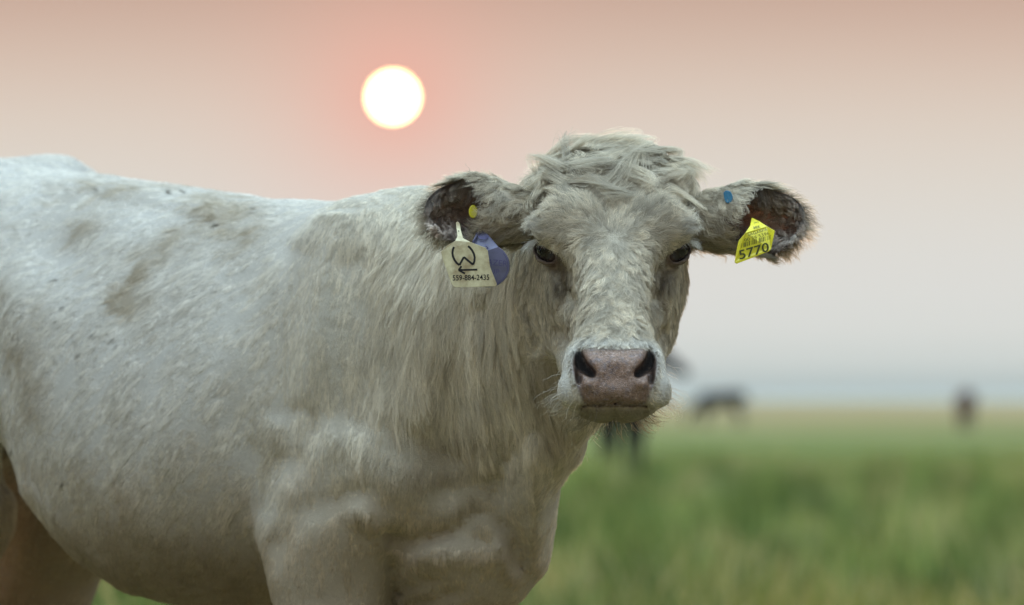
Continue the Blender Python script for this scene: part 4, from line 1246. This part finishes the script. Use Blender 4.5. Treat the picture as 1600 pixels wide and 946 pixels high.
def tufts(name, n, per, seed):
    r = np.random.default_rng(seed)
    y = 24 * (75 / 24) ** r.random(n)
    x = (r.random(n) * 2 - 1) * (1.0 + 0.115 * y)
    kind = r.random(n)
    hh = 0.20 + 0.38 * r.random(n) ** 1.5
    cols = np.where((kind < 0.22)[:, None], np.array((0.30, 0.31, 0.15)), np.where((kind < 0.75)[:, None], np.array((0.085, 0.130, 0.038)), np.array((0.19, 0.27, 0.09))))
    cx_ = np.repeat(x, per); cy_ = np.repeat(y, per); h = np.repeat(hh, per) * (0.5 + 0.6 * r.random(n * per)); c = np.repeat(cols, per, 0) * (0.75 + 0.5 * r.random(n * per))[:, None]
    m = n * per
    sp = np.repeat(0.05 + 0.16 * r.random(n), per)
    p = np.stack([cx_ + r.normal(0, 1, m) * sp, cy_ + r.normal(0, 1, m) * sp, np.zeros(m)], 1)
    a = r.random(m) * 6.283
    dx = np.stack([np.cos(a), np.sin(a), 0 * a], 1) * (0.003 + 0.004 * r.random(m))[:, None]
    b_ = r.random(m) * 6.283
    ln = np.stack([np.cos(b_), np.sin(b_), 0 * a], 1) * (h * (0.1 + 0.35 * r.random(m)))[:, None]
    up = np.array((0, 0, 1.0))
    mid = p + up * (h * 0.6)[:, None] + ln * 0.35; tip = p + up * h[:, None] + ln
    verts = np.stack([p - dx, p + dx, mid + dx * 0.8, mid - dx * 0.8, tip], 1).reshape(-1, 3)
    i0 = np.arange(m) * 5
    tri = np.concatenate([np.stack([i0, i0 + 1, i0 + 2], 1), np.stack([i0, i0 + 2, i0 + 3], 1), np.stack([i0 + 3, i0 + 2, i0 + 4], 1)])
    o = link_mesh(name, verts, tri, GRASS_M, None, False)
    at_ = o.data.attributes.new('tint', 'FLOAT_COLOR', 'POINT')
    at_.data.foreach_set('color', np.concatenate([np.repeat(c, 5, 0), np.ones((m * 5, 1))], 1).astype(np.float32).ravel())
    return o
g3_ = blades('grass', 110000, 4.5, 70, (4.0, 0.42), 0.08, 0.26, 0.0045, 15)
tag(g3_, 'short dry grass around the cow, greener farther out', 'grass', kind='stuff')
g2_ = tufts('tall_grass', 900, 60, 8)
tag(g2_, 'taller straw and dark green grass tufts scattered over the pasture', 'grass', kind='stuff')
tag(g, 'green pasture grass with drier straw coloured stems behind the cow', 'grass', kind='stuff')

# ------------------------------------------------------------------ cattle farther off
def far_cow_mesh(name, graze, turn):
    hd_ = math.radians(turn)
    def f(p):
        l = p; la = np.stack([p[:, 0], np.abs(p[:, 1]), p[:, 2]], 1)
        u, v, z = p[:, 0], p[:, 1], p[:, 2]
        tp, bt, hw = tr_top(u), tr_bot(u), tr_hw(u)
        wm_ = bt + (tp - bt) * 0.47
        d = section(v, z - wm_, hw, np.where(z > wm_, tp - wm_, wm_ - bt), 2.25)
        d = np.maximum(d, np.maximum(-1.6 - u, u - 0.29))
        d = smin(d, ellipsoid(la, (-0.42, 0.09, 0.98), (0.36, 0.235, 0.262)), 0.08)
        d = smin(d, ellipsoid(la, (0.02, 0.135, 1.09), (0.14, 0.085, 0.27)), 0.08)
        d = smin(d, ellipsoid(l, (0.145, 0, 0.86), (0.145, 0.105, 0.15)), 0.07)
        for sg in (1, -1):
            k_ = 0.10 * sg
            d = smin(d, leg_chain(l, [(0.0, sg * 0.145, 0.85), (k_, sg * 0.145, 0.66), (0.03 + k_, sg * 0.14, 0.42), (0.02 + k_, sg * 0.14, 0.16), (0.06 + k_, sg * 0.14, 0.04)], [0.11, 0.09, 0.056, 0.04, 0.055]), 0.05)
            d = smin(d, leg_chain(l, [(-1.25, sg * 0.13, 1.15), (-1.08 - k_, sg * 0.17, 0.86), (-1.34 - k_, sg * 0.155, 0.52), (-1.30 - k_, sg * 0.15, 0.16), (-1.26 - k_, sg * 0.15, 0.04)], [0.19, 0.13, 0.06, 0.042, 0.055]), 0.07)
        d = smin(d, capsule(l, (-1.57, 0, 1.36), (-1.63, 0, 0.6), 0.03, 0.03), 0.03)
        if graze: a, b = (0.12, 0, 1.12), (0.62, 0.10 * math.sin(hd_), 0.56)
        else: a, b = (0.08, 0, 1.16), (0.08 + 0.48 * math.cos(hd_ * .6), 0.48 * math.sin(hd_ * .6), 1.47)
        a, b = np.array(a), np.array(b)
        d = smin(d, capsule(l, a, b, 0.21, 0.115), 0.10)
        hdv = np.array((math.cos(hd_), math.sin(hd_), 0.0))
        if graze: m1 = b + np.array((0.13, 0, -0.44))
        else: m1 = b + hdv * 0.36 + np.array((0, 0, -0.22))
        d = smin(d, capsule(l, b, m1, 0.115, 0.065), 0.05)
        sdv = np.array((-hdv[1], hdv[0], 0.0))
        for sg in (1, -1):
            d = smin(d, capsule(l, b + sdv * sg * 0.09, b + sdv * sg * 0.25 + np.array((0, 0, -0.02)), 0.035, 0.03), 0.02)
        return np.maximum(d, -z + 0.002)
    st_ = 0.035
    vs, fs = surface_nets(f, np.arange(-1.75, 1.15, st_), np.arange(-0.80, 0.80, st_), np.arange(-0.07, 1.70, st_))
    return smooth_verts(vs, fs, 1, 0.4), fs
def far_cow(px, feet_py, yaw, graze, turn, col, label):
    d = CAM_H / ((feet_py - HORIZON) * K)
    e = empty('cow', (float(P(px, HORIZON, d)[0]), d, 0), (0, 0, math.radians(yaw)))
    vs, fs = far_cow_mesh('body', graze, turn)
    vs = (vs + np.array((0.55, 0, 0))) * (1.12 if feet_py > 700 else 0.98)
    link_mesh('body', vs, fs, plain('hide_' + label.split()[1], col, 0.7, 0.2, 0.15, 6.0), e)
    tag(e, label, 'cow', 'cattle grazing far off on the pasture')
far_cow(972, 752, -86, False, 62, (0.012, 0.012, 0.013), 'distant black cow standing directly behind the cream cow\'s chin')
far_cow(1125, 668, 172, True, 20, (0.012, 0.012, 0.014), 'distant black cow grazing side-on near the horizon')
far_cow(1508, 673, -100, True, 0, (0.055, 0.020, 0.012), 'distant dark brown cow seen end-on, standing alone on the horizon')

# ------------------------------------------------------------------ smoky air over the plain
HAZE = True
if HAZE:
    bm = bmesh.new(); bmesh.ops.create_cube(bm, size=1.0)
    for v_ in bm.verts:
        v_.co.x *= 12400; v_.co.y = 4470 + v_.co.y * 9300; v_.co.z = 2.5 + v_.co.z * 7.0
    me_ = bpy.data.meshes.new('haze'); bm.to_mesh(me_); bm.free()
    hz = bpy.data.objects.new('haze', me_); C.objects.link(hz)
    m = bpy.data.materials.new('haze'); m.use_nodes = True; m.node_tree.nodes.clear(); b = NB(m.node_tree)
    out = b.n('ShaderNodeOutputMaterial'); pv = b.n('ShaderNodeVolumePrincipled')
    pv.inputs['Color'].default_value = (0.62, 0.74, 0.76, 1); pv.inputs['Density'].default_value = 0.00012; pv.inputs['Anisotropy'].default_value = 0.0
    b.l(pv.outputs[0], out.inputs['Volume']); me_.materials.append(m)
    tag(hz, kind='stuff')
